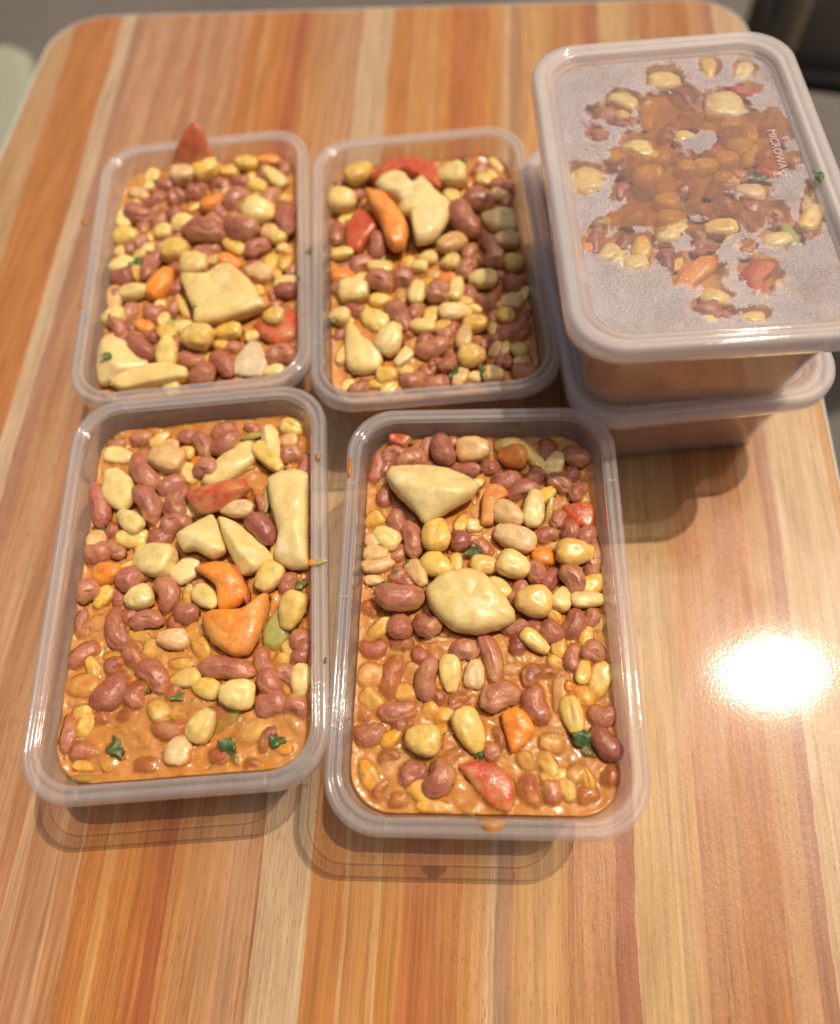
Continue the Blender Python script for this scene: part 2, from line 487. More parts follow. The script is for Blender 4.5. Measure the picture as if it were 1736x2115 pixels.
gm = NT('dark_dusty_floor')
gco = gm.coord()
g1 = gm.noise(gco, 2.2, 5, 0.6)
g2 = gm.noise(gco, 40, 4, 0.6)
gc = gm.ramp(g1, [(0.3, (0.075, 0.062, 0.05)), (0.55, (0.13, 0.108, 0.09)), (0.75, (0.105, 0.095, 0.088))])
gc = gm.mix(gm.math('MULTIPLY', g2, 0.3), gc, (0.16, 0.14, 0.12, 1))
gp = gm.bsdf(gc, 0.75, Normal=gm.bump(g2, 0.4, 0.004))
MAT['ground'] = gm.done(gp)
bm = bmesh.new()
bmesh.ops.create_grid(bm, x_segments=8, y_segments=8, size=14)
g = link('ground', bm, MAT['ground'], smooth=False)
g.location = (0, 6, -0.75)
g['kind'] = 'structure'
# ------------------------------------------------------------------ tubs
HW, HL = 56.7, 86.0
RC = 20.0

def rr(d, z, extra=0.0):
    r_ = max(RC - d * 0.55, 6.0) + extra
    return [(x, y, z) for x, y in round_rect(-HW + d, HW - d, -HL + d, HL - d, r_, 12)]

def wall_inset(z):
    return 6.3 + 6.3 * (55.0 - z) / 53.0

def sheet(prof, name, mat, parent, thick):
    """sweep a profile round the tub and give it real thickness"""
    bm_ = loft([rr(d, z) for d, z in prof])
    o = link(name, bm_, mat, parent)
    md = o.modifiers.new('thickness', 'SOLIDIFY')
    md.thickness = thick * MM
    md.offset = 0
    md.use_even_offset = False
    return o

def tub_parts(root, z0=0.0):
    wall = [(19.5, 1.6), (17.0, 0.9), (14.6, 0.9), (13.2, 1.6), (12.4, 3.6)] + [(wall_inset(z), z) for z in (8, 15, 25, 35, 45, 52)] + [(6.15, 55.2), (5.7, 55.9)]
    bm_ = loft([rr(d, z) for d, z in wall], cap0=True)
    w = link('bowl', bm_, MAT['tub'], root)
    md = w.modifiers.new('thickness', 'SOLIDIFY')
    md.thickness = 0.6 * MM
    md.offset = 0
    rimp = [(5.7, 55.9), (5.2, 57.0), (4.6, 57.4), (3.9, 57.1), (3.5, 56.1), (3.1, 55.9), (2.5, 56.2), (2.1, 57.1), (1.5, 57.4), (0.7, 57.1), (0.25, 56.2), (0.1, 54.0), (0.0, 51.2)]
    rm = sheet(rimp, 'rim', MAT['rim'], root, 0.9)
    # little moulded ticks across the groove of the rim
    tick = None
    for (x, y, ax) in ((-34, HL - 3, 0), (34, HL - 3, 0), (-34, -HL + 3, 0), (34, -HL + 3, 0), (-HW + 3, 50, 1), (-HW + 3, -50, 1), (HW - 3, 50, 1), (HW - 3, -50, 1), (HW - 3, 0, 1), (-HW + 3, 0, 1)):
        if tick is None:
            bm_ = bmesh.new()
            bmesh.ops.create_cube(bm_, size=1.0)
            bmesh.ops.scale(bm_, vec=(0.5 * MM, 3.2 * MM, 1.2 * MM), verts=bm_.verts[:])
            tk = link('moulded_tick', bm_, MAT['rim'], rm, smooth=False)
            tick = tk.data
        else:
            tk = bpy.data.objects.new('moulded_tick', tick)
            C.objects.link(tk)
            tk.parent = rm
        tk.location = (x * MM, y * MM, 56.75 * MM)
        tk.rotation_euler = (0, 0, R(90) * ax)
    return w, rm

def lid_parts(root, fogf, text, seed):
    prof = [(-0.9, 51.5), (-1.0, 53.5), (-0.9, 57.2), (-0.3, 58.6), (0.8, 59.2), (2.2, 59.2), (3.2, 58.7), (3.8, 58.1), (4.6, 58.1), (5.2, 58.6), (6.2, 58.7), (6.9, 58.0), (7.4, 56.4), (8.3, 55.5), (9.3, 55.3)]
    lid = sheet(prof, 'lid', MAT['lid'], root, 0.8)
    # recessed panel: fine rings with the fog attribute
    bm_ = bmesh.new()
    N, rings = None, []
    K = 90
    base = rr(9.3, 55.3)
    # densify outline
    dense = []
    n = len(base)
    for i in range(n):
        a, b = base[i], base[(i + 1) % n]
        L = math.hypot(b[0] - a[0], b[1] - a[1])
        m = max(1, int(round(L / 2.2)))
        for j in range(m):
            s = j / m
            dense.append((a[0] + (b[0] - a[0]) * s, a[1] + (b[1] - a[1]) * s))
    lay = bm_.verts.layers.float.new('fog')
    vs = []
    for k in range(K + 1):
        s = 1 - k / K
        if k == K:
            v = bm_.verts.new((0, 0, 55.3 * MM))
            v[lay] = fogf(0, 0)
            vs.append([v])
            continue
        row = []
        for x, y in dense:
            v = bm_.verts.new((x * s * MM, y * s * MM, 55.3 * MM))
            v[lay] = fogf(x * s, y * s)
            row.append(v)
        vs.append(row)
    n = len(dense)
    for a, b in zip(vs[:-2], vs[1:-1]):
        for i in range(n):
            bm_.faces.new((a[i], a[(i + 1) % n], b[(i + 1) % n], b[i]))
    for i in range(n):
        bm_.faces.new((vs[-2][i], vs[-2][(i + 1) % n], vs[-1][0]))
    pn = link('lid_panel', bm_, MAT['panel'], lid)
    md = pn.modifiers.new('thickness', 'SOLIDIFY')
    md.thickness = 0.25 * MM
    md.offset = -1
    if text:
        cu = bpy.data.curves.new('embossed_lettering', 'FONT')
        cu.body = 'MICROWAVE'
        cu.size = 4.8 * MM
        cu.extrude = 0.12 * MM
        cu.align_x = 'LEFT'
        tmp = bpy.data.objects.new('embossed_lettering', cu)
        me = bpy.data.meshes.new_from_object(tmp)
        bpy.data.objects.remove(tmp)
        o = link('embossed_lettering', me, MAT['letters'], lid, smooth=False)
        o.location = (37.0 * MM, 25.5 * MM, 55.5 * MM)
        o.rotation_euler = (0, 0, R(-91))
    return lid, pn

# ------------------------------------------------------------------ unit meshes for the food
def unit_bean(seed, crack=False):
    rnd = random.Random(seed)
    bm_ = bmesh.new()
    bmesh.ops.create_icosphere(bm_, subdivisions=4, radius=0.5)
    bend = rnd.uniform(0.16, 0.34)
    fat = rnd.uniform(-0.12, 0.12)
    for v in bm_.verts:
        x, y, z = v.co
        t = x / 0.5
        k = (1 - abs(t) ** 3 * 0.10) * (1 + fat * t)
        # squarer ends than an ellipsoid
        s = 1.0 + 0.18 * (t * t) * (1 - t * t) * 2
        y *= k * s
        z *= k * s
        y += bend * (t * t - 0.4) * 0.45
        dip = math.exp(-((t / 0.35) ** 2))
        if y > 0.12:
            y -= 0.10 * dip * (bend / 0.3)
        nz = noise.noise(Vector((x * 5 + seed, y * 5, z * 5)))
        f = 1 + 0.075 * nz + 0.03 * noise.noise(Vector((x * 17, y * 17 + seed, z * 17)))
        if crack:
            f -= 0.10 * math.exp(-((z - 0.32 - 0.05 * math.sin(9 * x)) / 0.05) ** 2)
        v.co = Vector((x * f, y * f, z * f))
    me = bpy.data.meshes.new('bean')
    bm_.to_mesh(me)
    bm_.free()
    me.polygons.foreach_set('use_smooth', [True] * len(me.polygons))
    return me

def unit_kernel(seed, style=0):
    rnd = random.Random(seed)
    bm_ = bmesh.new()
    bmesh.ops.create_icosphere(bm_, subdivisions=4, radius=1.0)
    e = rnd.uniform(0.62, 0.84)
    taper = rnd.uniform(0.08, 0.26)
    dent = rnd.uniform(0.04, 0.13)
    for v in bm_.verts:
        p = v.co.normalized()
        q = Vector([math.copysign(abs(c) ** e, c) for c in p])
        q *= 1.0 / max(0.01, (abs(q.x) ** (2 / e) + abs(q.y) ** (2 / e) + abs(q.z) ** (2 / e)) ** (e / 2))
        x, y, z = q
        w = 1 - taper * (0.5 - 0.5 * x) ** 1.5
        y *= w
        z *= 0.5 + 0.5 * w
        # dimple in the crown and on the upper face
        x -= dent * 0.5 * math.exp(-((y / 0.45) ** 2 + (z / 0.5) ** 2)) if x > 0 else 0
        if z > 0:
            z -= dent * math.exp(-(((x - 0.15) / 0.35) ** 2 + (y / 0.28) ** 2))
            if style == 1:      # split open along a seam
                z -= 0.18 * math.exp(-(((y + 0.12 * math.sin(3 * x)) / 0.10) ** 2)) * (1 - min(1, abs(x)) ** 3)
            if style == 2:      # burst, ruffled
                z += 0.16 * noise.noise(Vector((x * 2.6 + seed, y * 2.6, 0.3)))
        f = 1 + 0.05 * noise.noise(Vector((x * 2.2 + seed, y * 2.2, z * 2.2)))
        if x < -0.80:            # tip cap
            x -= 0.10
        v.co = Vector((x, y, z)) * 0.5 * f
    me = bpy.data.meshes.new('kernel')
    bm_.to_mesh(me)
    bm_.free()
    me.polygons.foreach_set('use_smooth', [True] * len(me.polygons))
    return me

def unit_leaf(seed):
    """torn crumpled bit of leaf, thin closed shell"""
    rnd = random.Random(seed)
    n = 36
    out = []
    ph = rnd.uniform(0, 6)
    for i in range(n):
        a = 2 * math.pi * i / n
        rr_ = 0.5 * (0.80 + 0.16 * math.sin(3 * a + ph) + 0.10 * math.sin(7 * a + 2 * ph) + rnd.uniform(-0.06, 0.06))
        out.append((rr_ * math.cos(a), rr_ * math.sin(a)))
    bm_ = bmesh.new()
    def zf(x, y):
        return 0.20 * math.sin(6 * x + ph) * math.cos(5 * y + ph) + 0.10 * noise.noise(Vector((x * 7 + seed, y * 7, 0)))
    top_, bot = [], []
    for s in (1.0, 0.75, 0.5, 0.25):
        top_.append([bm_.verts.new((x * s, y * s, zf(x * s, y * s) + 0.05 * (1 - s ** 4))) for x, y in out])
        bot.append([bm_.verts.new((x * s, y * s, zf(x * s, y * s) - 0.05)) for x, y in out])
    ct = bm_.verts.new((0, 0, zf(0, 0) + 0.05))
    cb = bm_.verts.new((0, 0, zf(0, 0) - 0.05))
    for A in (top_, bot):
        for a, b in zip(A, A[1:]):
            for i in range(n):
                f = (a[i], a[(i + 1) % n], b[(i + 1) % n], b[i])
                bm_.faces.new(f if A is top_ else tuple(reversed(f)))
    for i in range(n):
        bm_.faces.new((top_[-1][i], top_[-1][(i + 1) % n], ct))
        bm_.faces.new((bot[-1][(i + 1) % n], bot[-1][i], cb))
        bm_.faces.new((top_[0][(i + 1) % n], top_[0][i], bot[0][i], bot[0][(i + 1) % n]))
    me = bpy.data.meshes.new('leaf')
    bm_.to_mesh(me)
    bm_.free()
    me.polygons.foreach_set('use_smooth', [True] * len(me.polygons))
    return me

def with_mat(me, m):
    me2 = me.copy()
    me2.materials.clear()
    me2.materials.append(m)
    return me2

BEANS = [unit_bean(i, crack=(i in (3, 5))) for i in range(6)]
KERNS = [unit_kernel(i + 20, (0, 0, 1, 0, 2, 0)[i]) for i in range(6)]
LEAVES = [unit_leaf(i) for i in range(4)]
BEAN_M = [with_mat(m, MAT['bean']) for m in BEANS] + [with_mat(BEANS[1], MAT['dark_bean'])]
KERN_M = [with_mat(m, MAT['kernel']) for m in KERNS]
OCH_M = [with_mat(m, MAT['ochre']) for m in KERNS]
LEAF_M = [with_mat(m, MAT['herb']) for m in LEAVES]
PEP_M = with_mat(KERNS[0], MAT['pepper'])
CAR_M = [with_mat(KERNS[0], MAT['carrot']), with_mat(KERNS[3], MAT['carrot'])]
TOM_M = with_mat(KERNS[1], MAT['tomato'])

def chunk(pts, h, style, seed):
    """solid lump from its outline (mm, local), about 2h tall, apex side up"""
    cx = sum(p[0] for p in pts) / len(pts)
    cy = sum(p[1] for p in pts) / len(pts)
    n0 = len(pts)
    # Catmull-Rom resampling rounds the corners slightly
    out = []
    for i in range(n0):
        p0, p1, p2, p3 = (pts[(i + k) % n0] for k in (-1, 0, 1, 2))
        for j in range(6):
            t = j / 6
            q = []
            for k in (0, 1):
                q.append(0.5 * (2 * p1[k] + (-p0[k] + p2[k]) * t + (2 * p0[k] - 5 * p1[k] + 4 * p2[k] - p3[k]) * t * t + (-p0[k] + 3 * p1[k] - 3 * p2[k] + p3[k]) * t ** 3))
            lnx = (p1[0] + (p2[0] - p1[0]) * t, p1[1] + (p2[1] - p1[1]) * t)
            q = [0.6 * q[k] + 0.4 * lnx[k] for k in (0, 1)]
            out.append((q[0] - cx, q[1] - cy))
    n = len(out)
    # main axis
    sxx = sum(x * x for x, y in out); syy = sum(y * y for x, y in out); sxy = sum(x * y for x, y in out)
    ang = 0.5 * math.atan2(2 * sxy, sxx - syy)
    ux, uy = math.cos(ang), math.sin(ang)
    vmax = max(abs(-x * uy + y * ux) for x, y in out)
    prof = [(0.70, -0.95), (0.90, -0.6), (0.99, -0.2), (1.0, 0.0), (0.985, 0.28), (0.94, 0.52), (0.86, 0.70), (0.74, 0.82), (0.58, 0.90), (0.40, 0.96), (0.20, 0.99)]
    if style == 'slab':
        prof = [(0.80, -0.95), (0.95, -0.6), (0.99, -0.2), (1.0, 0.1), (0.985, 0.34), (0.95, 0.5), (0.89, 0.60), (0.78, 0.66), (0.6, 0.70), (0.4, 0.72), (0.2, 0.73)]
    if style == 'tall':
        prof = [(1.0, -0.9), (1.0, -0.3), (0.96, 0.1), (0.85, 0.45), (0.7, 0.7), (0.5, 0.88), (0.28, 0.97), (0.12, 1.0)]
    if style == 'skin':
        prof = [(0.92, -0.9), (1.0, -0.2), (1.0, 0.2), (0.95, 0.6), (0.85, 0.8), (0.7, 0.85), (0.5, 0.8), (0.3, 0.7), (0.15, 0.65)]
    bm_ = bmesh.new()
    rings = []
    def zz(x, y, zf):
        z = zf * h
        if zf > 0:
            if style == 'ridge':
                v = abs(-x * uy + y * ux + 0.18 * vmax) / vmax
                z = zf * h * max(0.2, 1.2 - 0.95 * v)
            elif style == 'dome':
                z += 0.11 * h * noise.noise(Vector((x * 0.16 + seed, y * 0.16, 1.7))) * 2 * zf
            elif style == 'tall':
                z += zf * h * 0.25 * ((x * ux + y * uy) / max(1, math.hypot(ux, uy) * 8))
        return z
    for s, zf in prof:
        row = []
        for x, y in out:
            X, Y = x * s, y * s
            f = 1 + 0.03 * noise.noise(Vector((X * .35 + seed, Y * .35, zf * 2)))
            row.append(bm_.verts.new(((X * f + cx) * MM, (Y * f + cy) * MM, zz(X, Y, zf) * MM)))
        rings.append(row)
    for a, b in zip(rings, rings[1:]):
        for i in range(n):
            bm_.faces.new((a[i], a[(i + 1) % n], b[(i + 1) % n], b[i]))
    bm_.faces.new(list(reversed(rings[0])))
    c = bm_.verts.new((cx * MM, cy * MM, zz(0, 0, prof[-1][1]) * MM))
    for i in range(n):
        bm_.faces.new((rings[-1][i], rings[-1][(i + 1) % n], c))
    bmesh.ops.recalc_face_normals(bm_, faces=bm_.faces)
    return bm_, (cx, cy)
FOOD = {
 'FR': ("""b -45.2 62.7 14.8 6.8 79 0|b -37.9 68.9 11.3 7.7 22 1|b -41.2 63.2 9.9 6.5 65 0|b -30.6 65.9 15.4 11 28 0|b -22.8 72.8 10.5 6.4 73 0|b -15.8 70.3 15.2 9.3 -72 2|b -12.9 74.6 9.2 6.6 5 0|b -20.4 63.4 11.4 5.6 -23 -0.5|k -3.2 70.7 13.2 11.7 -1 1|k 12.6 74 11.2 7 11 0|b -7.3 62.1 14.2 6.9 -12 0|b 4.3 63.1 8 6.9 -12 0|c 14.9 67.2 11.5 11 -12 1|k 23.4 67.4 16.2 6.5 -56 0|b 34.1 54.7 11.4 8.3 -35 0|b 11.6 56.7 13 10.1 11 -0.3|b 18.3 51 14.8 8.8 11 0|k -0.9 55.2 6.2 4.4 32 0|k 11.1 39.6 13.8 11.1 -34 1|k 22.2 41.1 15.2 9.1 83 2|h 29 41.1 11.9 3.3 78 1|k -44.9 38.6 7.9 7.6 33 -1|k -44.8 28.4 7.3 6.4 0 0|b -34.2 36.3 12.9 7.9 -61 0|k -38.9 29.4 11.2 9.2 -32 0|b -28.6 28.2 15.8 7.7 -79 1|k -18.5 29.2 13.7 11.8 91 2|b -8.9 28.1 8.9 8.2 81 0|h -3.2 22.3 7.2 3.7 16 1|k -2.7 35.1 6.8 6.4 -1 -0.5|b 0.2 25.4 11.8 6 -43 -0.5|k 14.6 28.4 16.2 10.9 -22 1|b 27.5 30.4 9.3 6.1 21 0|b 32.6 37.8 8.5 5.8 60 0|b 36.6 31.9 9.5 7.5 77 0|b 43.9 29.3 9.4 7.5 59 0|b 44.9 24.1 18.1 7.7 -81 0|c 25.4 20.6 9.3 8.2 -22 0|k 37.5 21.3 14 11.2 0 2|k -43.8 22.1 9.5 7.8 0 1|k -41.8 18.4 13.3 8.3 21 0|k -26.4 13.8 13.1 8.1 -61 1|k -18.4 16.8 12.7 10.9 -32 1|k 1.2 16.7 10.8 8.6 0 1|k 12.7 16.1 12.2 11.1 -22 2|b -34.4 12.8 7.4 5.9 63 0|k -43.8 10.8 7.6 4.5 0 0|b 21.5 13.6 9.7 8.2 -64 1|b 27.9 11.1 11.9 7.4 50 0|b 36.9 9.1 14.6 9.1 -65 1|k 43.2 7.6 12.5 8.4 30 1|k 41.9 1.7 13.6 6.7 5 2|b 45.5 15 9.1 6.3 76 0|b -32.2 2.3 19.1 10.3 5 2|h -40.8 7.3 6.6 2.5 42 1|b 15.1 5.2 10.8 7.3 69 0|b -44.7 -1.5 8.7 7.5 -30 -1|b -32.3 -9.2 10 8.7 -69 1|b -21.7 -8.7 10.9 8.6 -20 1|k 6.4 7.2 10.3 8.8 -32 0|k 20.9 0.3 12.9 13 0 2|k 31.6 1.8 9.8 8.5 68 1|b 27.1 -11 9.5 8.8 -63 0|b 35.3 -8.2 12.4 7.9 58 0|b 42.7 -5.4 8.7 7 58 -0.5|k 45.6 -7.3 7.7 6.1 67 -1|b 12.8 -9.2 10.5 6.5 10 0|k 20 -15.2 11.5 6.7 -37 2|b 13.5 -16.6 8.3 6.7 78 0|b -42.9 -17.7 11.4 7.9 0 -0.6|b -32.1 -15.8 10 6.5 0 -0.8|b -7.2 -19 10.6 7.8 0 1|b 3.1 -22.1 20.3 7.6 -76 0|b 42.5 -19.3 9.4 8.8 -21 0|b 34.5 -21.1 11 6.5 77 0|k -12.5 -27.3 13.4 8.7 -85 1|k -3.2 -28.4 10.3 8.1 84 1|b -21.1 -30.3 15.8 7.3 81 2|b -34.8 -29.5 16.9 9 77 -0.5|k -42.5 -28.7 12.1 11.2 0 -0.8|k -27.7 -27.7 8.9 6.3 71 -1|b 18.8 -28.3 9.9 7.3 44 0|b 19.6 -39.2 14.4 9.6 -77 0|b 6.3 -36.7 15.1 9.9 25 1|b 25.4 -27 9.2 5.3 0 -0.5|k 38 -26.9 9.9 5.6 72 1|c 32.6 -32.6 4.5 4.4 0 1|k 32.6 -42.5 12.9 8.2 -78 1|k 44.2 -29.9 14.4 9.2 66 -0.4|b -31.7 -41.8 15.3 7.6 10 0|b -42.9 -50.8 11.6 8.1 10 -0.2|k -20.3 -41.7 7.3 6.5 60 -0.4|k -5.3 -48.7 15.5 10.7 -65 1|k -21.9 -53.1 12 11.6 -9 2|b 43.4 -42.8 10.7 7.8 -15 0|b 44.4 -53.2 13.3 8.5 -52 1|h 37 -52.9 10.3 7.3 -52 1|b 5.5 -51.6 8.2 4.7 -71 0|k 25.3 -53 9.7 8.6 1 -0.8|b 2.8 -55.7 7.6 7 1 -0.2|h -1.8 -57.8 3.4 2.8 1 1|b -26.3 -64.3 10.1 7.8 30 0|b -16.6 -66.2 13.3 9.3 64 1|b -9.4 -38.1 10.5 7.8 20 -0.8|k 25.5 -64.3 9.6 5.1 10 -0.5|k 32.9 -63.4 7.5 5.9 56 -0.5|b 16.9 -70.7 13.8 9.1 -60 -0.9|b 36.5 -70.8 9.1 6.8 19 -0.8|b 44.4 -64.8 9.3 6.8 29 -0.8|k -18.1 -75.5 12 4.8 -4 0|k -6 -75.9 6.9 3.9 -18 -0.4|b -37.9 -69.9 9.9 7.1 60 -1|b -30.6 -74.1 8.3 6.2 1 -0.9|b -46 -41.9 10.6 5.2 -67 -1|b -35 -58.6 9.3 6.6 20 -1|k -16.3 -48.4 6 4.2 1 -0.7|b -11.1 -58.3 10.1 5.8 39 -1|b -24 -55.2 5.1 3.3 1 -1""",
 [('potato', 3, 'ridge', [(-40.4, 56.3), (-37.6, 60.8), (-25.4, 61.8), (-13.3, 59.9), (-3.3, 54.6), (-0.1, 50.7), (-3.4, 45.7), (-13.2, 39.3), (-22.9, 34.0), (-27.9, 39.5), (-36.1, 48.3)]),
  ('potato', 2.5, 'dome', [(-22.0, 5.3), (-16.9, 11.2), (-9.4, 13.7), (-1.8, 13.2), (3.7, 9.2), (9.1, 2.3), (13.0, -4.5), (12.4, -8.2), (6.9, -11.1), (-2.2, -13.4), (-11.2, -12.0), (-17.6, -6.4), (-21.4, -0.6)]),
  ('carrot', 2, 'dome', [(6.5, -43.2), (12.2, -40.1), (16.4, -43.1), (19.1, -48.9), (14.2, -54.8), (10.0, -57.3), (8.4, -53.2)]),
  ('carrot', 1.5, 'dome', [(1.0, 47.9), (4.1, 54.0), (9.5, 53.4), (12.1, 48.9), (6.3, 43.5), (5.2, 34.8), (0.3, 34.9), (0.4, 41.3)]),
  ('tomato', 4, 'skin', [(-39.6, 74.3), (-39.6, 77.3), (-37.7, 77.3), (-34.9, 77.3), (-29.8, 75.9), (-33.3, 71.2)]),
  ('tomato', 0, 'dome', [(34.4, 43.2), (40.3, 45.3), (47.0, 44.6), (48.0, 37.6), (45.2, 33.4), (37.7, 35.6)]),
  ('tomato', 1.5, 'dome', [(-9.5, -61.5), (-2.7, -59.8), (4.8, -61.4), (10.5, -66.1), (10.7, -72.3), (8.5, -77.3), (3.6, -76.3), (-1.2, -72.5), (-5.3, -67.1)]),
  ('onion', 1, 'dome', [(26.5, -30.0), (30.9, -28.7), (31.8, -35.2), (28.8, -42.1), (25.9, -41.3)]),
  ('onion', 0, 'dome', [(7.4, -25.7), (11.0, -23.0), (15.4, -25.2), (12.6, -28.4), (8.2, -28.4)]),
  ('onion', -0.2, 'dome', [(-24.8, -14.4), (-19.4, -12.5), (-13.0, -13.4), (-13.9, -15.3), (-22.1, -15.8)]),
  ('onion', 0.3, 'dome', [(-4.5, 29.6), (-0.7, 30.7), (2.1, 27.5), (0.2, 24.4), (-3.6, 25.4)])]),
 'FL': ("""b -30.1 72.2 9.7 6.3 6 0|b -8.1 70.9 9.3 7.1 -17 0|b -1 65.4 14.8 8 -62 0|b 10.1 64.5 14.5 9.2 30 1|b -25.4 60.8 14.8 7 -52 0|b -25.7 53.3 18.9 9.2 -60 1|b -23.1 36.5 18.7 9 -64 1|b -13.4 45.8 12.6 8.9 36 0|b -44.9 39 21 7.9 -74 1|k -17.1 66.1 11.2 6.2 6 0|k -8 62 6.5 6.9 -6 0|k -14.8 57.4 14 12.5 -17 2|c -3 56.8 6.4 5.1 18 0|b 2.4 51.6 11.7 9.4 -11 1|k 29.6 55.2 17.4 7.7 -51 2|k 38.6 64.2 7.7 7.1 -6 -0.8|b 39.7 56.5 9.2 10 6 0|b 45.6 50 14.6 6.2 81 0|h 20.6 67.9 11.4 3.4 -6 1|h 16.6 50.5 10.9 3.3 12 1|k 17.6 29.8 13.4 8.2 -6 3|b 28 19.4 16.4 9 -53 2|b 44.5 14.4 11.1 8.8 50 1|h 29.6 34.9 11.3 3.5 82 3|b 26.7 33 9.6 4.8 -71 0|b -9.6 35.9 16.7 9.9 85 1|b -9.8 26.2 12.7 10.1 17 1|k -29.3 28.6 14.8 9 -43 2|k -28.1 21.5 12.9 9.1 -5 0|b -16.8 21 11.4 9.6 -5 0|k -16.7 9.5 16.3 14.1 -15 1|k -44.5 21.8 10.6 8.7 93 0|h -44.2 28.9 8.6 6 78 0|b -43 16.2 11.4 9.9 6 0|b -35.9 17.5 11.3 6.4 -50 0|c -37.8 5.8 11.3 10.1 6 1|b -44.1 -1.9 9.4 9.6 17 1|b -26.5 1.8 10.6 10.4 65 1|k -21.6 -6.7 10 10.4 17 2|b -11.6 -5.5 15.3 9.2 -76 0|b -18.1 -16.5 12.4 7.9 3 1|b -2.5 -14.5 9.9 8.4 -24 1|k 5.4 -8.6 12.8 8.8 -43 2|k 32 -2.4 12.1 10.6 56 2|b 38.9 -5.5 10.1 7.2 76 0|h 44.5 -6.5 4.7 3.2 16 1|b 44.5 -14 8.7 8.7 60 0|k 41.8 -17.9 14.3 10.7 71 3|h 35.1 -24.8 16.2 10.4 71 0|b 1.8 -2.2 7.6 6.3 28 -0.3|b -30.6 -18.8 17.8 8.6 -74 0|b -22.8 -29.7 15 8 -57 -0.6|b -13.8 -39.5 16.6 9.2 -45 0|b -42.8 -28.3 14.3 8.2 34 -0.4|b -46 -16.3 13.6 5.4 88 -0.4|k -39.7 -15.1 8 7 -5 -1|k -14.8 -28 9.7 8.9 -5 -0.9|k -6.1 -25.3 12.2 8.9 -5 1|k 4.9 -30.1 10.7 6.9 -59 -0.7|k -2.9 -35.4 9.5 5.5 -5 -0.3|k -31.5 -29.9 6.5 4.7 -5 -1|b 15.7 -39.2 21.1 8.4 -10 1|b 30.4 -37.7 12.1 7.6 -69 0|b 32.8 -45.4 11 8.3 -60 1|b 38.9 -42.8 10 7.3 -24 0|b 45.1 -34.4 10.4 7.5 59 0|b 44.6 -29.8 8.1 7.5 16 1|k 44.8 -45.9 12.4 8.2 85 1|k -0.2 -41.4 11.4 7.8 5 1|k 7.7 -46 12.1 8.2 -23 1|k 21.1 -50.1 12.3 11.7 -5 2|b -30.4 -43.4 17.5 11.6 58 -0.3|b -20.1 -46.2 10.8 11.4 74 -0.5|k -42.2 -40.9 13.2 10.7 -5 -0.7|b 33.4 -53.9 12.8 9.7 11 0|b 43 -55.7 11.1 8.1 -24 0|h -2.8 -48.7 5.2 2.9 16 1|k -2.8 -53.9 8.4 6.9 -4 -0.8|h 16.6 -58.3 12.1 5.7 43 -0.3|k 6.8 -60.5 12.1 10.2 61 1|b -5.8 -60 14.5 7.6 -4 -0.3|b 31.5 -67 9.9 5.5 59 -0.2|b -45.5 -57.7 15.6 6.5 93 -0.3|k -1.7 -69 10.4 10.4 84 -0.2|h -26 -65.9 8.7 5.7 -55 1|h 18 -70 11.3 4.8 -58 1|h 35.8 -68.1 6 4.5 -4 1|k 38.4 -70.8 6.4 5.3 -4 -0.5|k -36.7 -71.7 9.9 4.2 -9 0|b -14.1 -73.3 10.8 6.5 -4 -1|h -36 -75.9 10.4 2.4 -4 -0.5|h 10.7 -75.9 7.2 1.2 31 0.5|b -33.5 -54.5 8.3 6.5 16 -1|b 26.8 -75.6 7.6 4.8 -4 -1|k 41.7 -61.1 5.2 4.2 -4 -1|b -23.9 -53.5 8.9 6.6 27 -1""",
 [('potato', 0, 'dome', [(-0.3, 45.6), (5.2, 55.4), (14.0, 63.8), (22.2, 65.3), (24.5, 55.7), (17.7, 48.4), (9.9, 43.5), (2.9, 43.1)]),
  ('potato', 2.5, 'ridge', [(26.2, 62.6), (27.2, 70.8), (30.8, 72.2), (34.0, 67.7), (35.5, 53.4), (29.6, 55.2)]),
  ('potato', 1.5, 'dome', [(-44.1, 48.8), (-43.9, 55.7), (-37.8, 56.2), (-30.9, 49.8), (-28.5, 40.6), (-33.4, 34.4), (-39.7, 37.2), (-43.9, 43.2)]),
  ('potato', 1.5, 'dome', [(30.4, 43.7), (39.8, 47.3), (48.1, 44.0), (48.1, 30.6), (48.1, 19.9), (48.1, 9.5), (48.1, 0.1), (41.2, -0.3), (34.1, 4.4), (35.3, 15.1), (31.6, 30.3)]),
  ('potato', 3, 'ridge', [(-8.3, 19.1), (-3.7, 22.9), (5.7, 28.5), (8.8, 24.9), (12.2, 15.1), (13.5, 9.8), (7.8, 7.3), (-0.1, 12.1), (-4.9, 12.1)]),
  ('potato', 2, 'ridge', [(9.2, 27.1), (16.7, 24.2), (26.7, 14.8), (34.1, 4.9), (28.0, 0.4), (20.5, -0.9), (16.5, 5.5), (12.2, 15.1)]),
  ('potato', 2, 'dome', [(-10.1, 4.9), (-4.7, 9.5), (2.1, 7.8), (0.6, 0.9), (-5.8, -2.5), (-10.4, 1.9)]),
  ('potato', -1.2, 'dome', [(-33.0, -58.7), (-23.6, -56.1), (-15.6, -57.5), (-11.2, -67.9), (-18.8, -68.9), (-29.6, -64.8)]),
  ('potato', -0.8, 'dome', [(17.0, -66.7), (20.1, -58.6), (30.5, -57.7), (37.4, -59.9), (30.7, -66.1), (24.0, -70.5)]),
  ('tomato', 4, 'ridge', [(-5.2, 37.2), (-2.9, 40.3), (10.9, 43.4), (20.9, 42.9), (23.1, 37.7), (16.3, 32.9), (9.6, 29.2), (0.8, 28.4)]),
  ('tomato', 3, 'skin', [(15.6, 4.6), (19.0, 2.2), (23.6, -8.1), (22.9, -13.8), (18.9, -6.7)]),
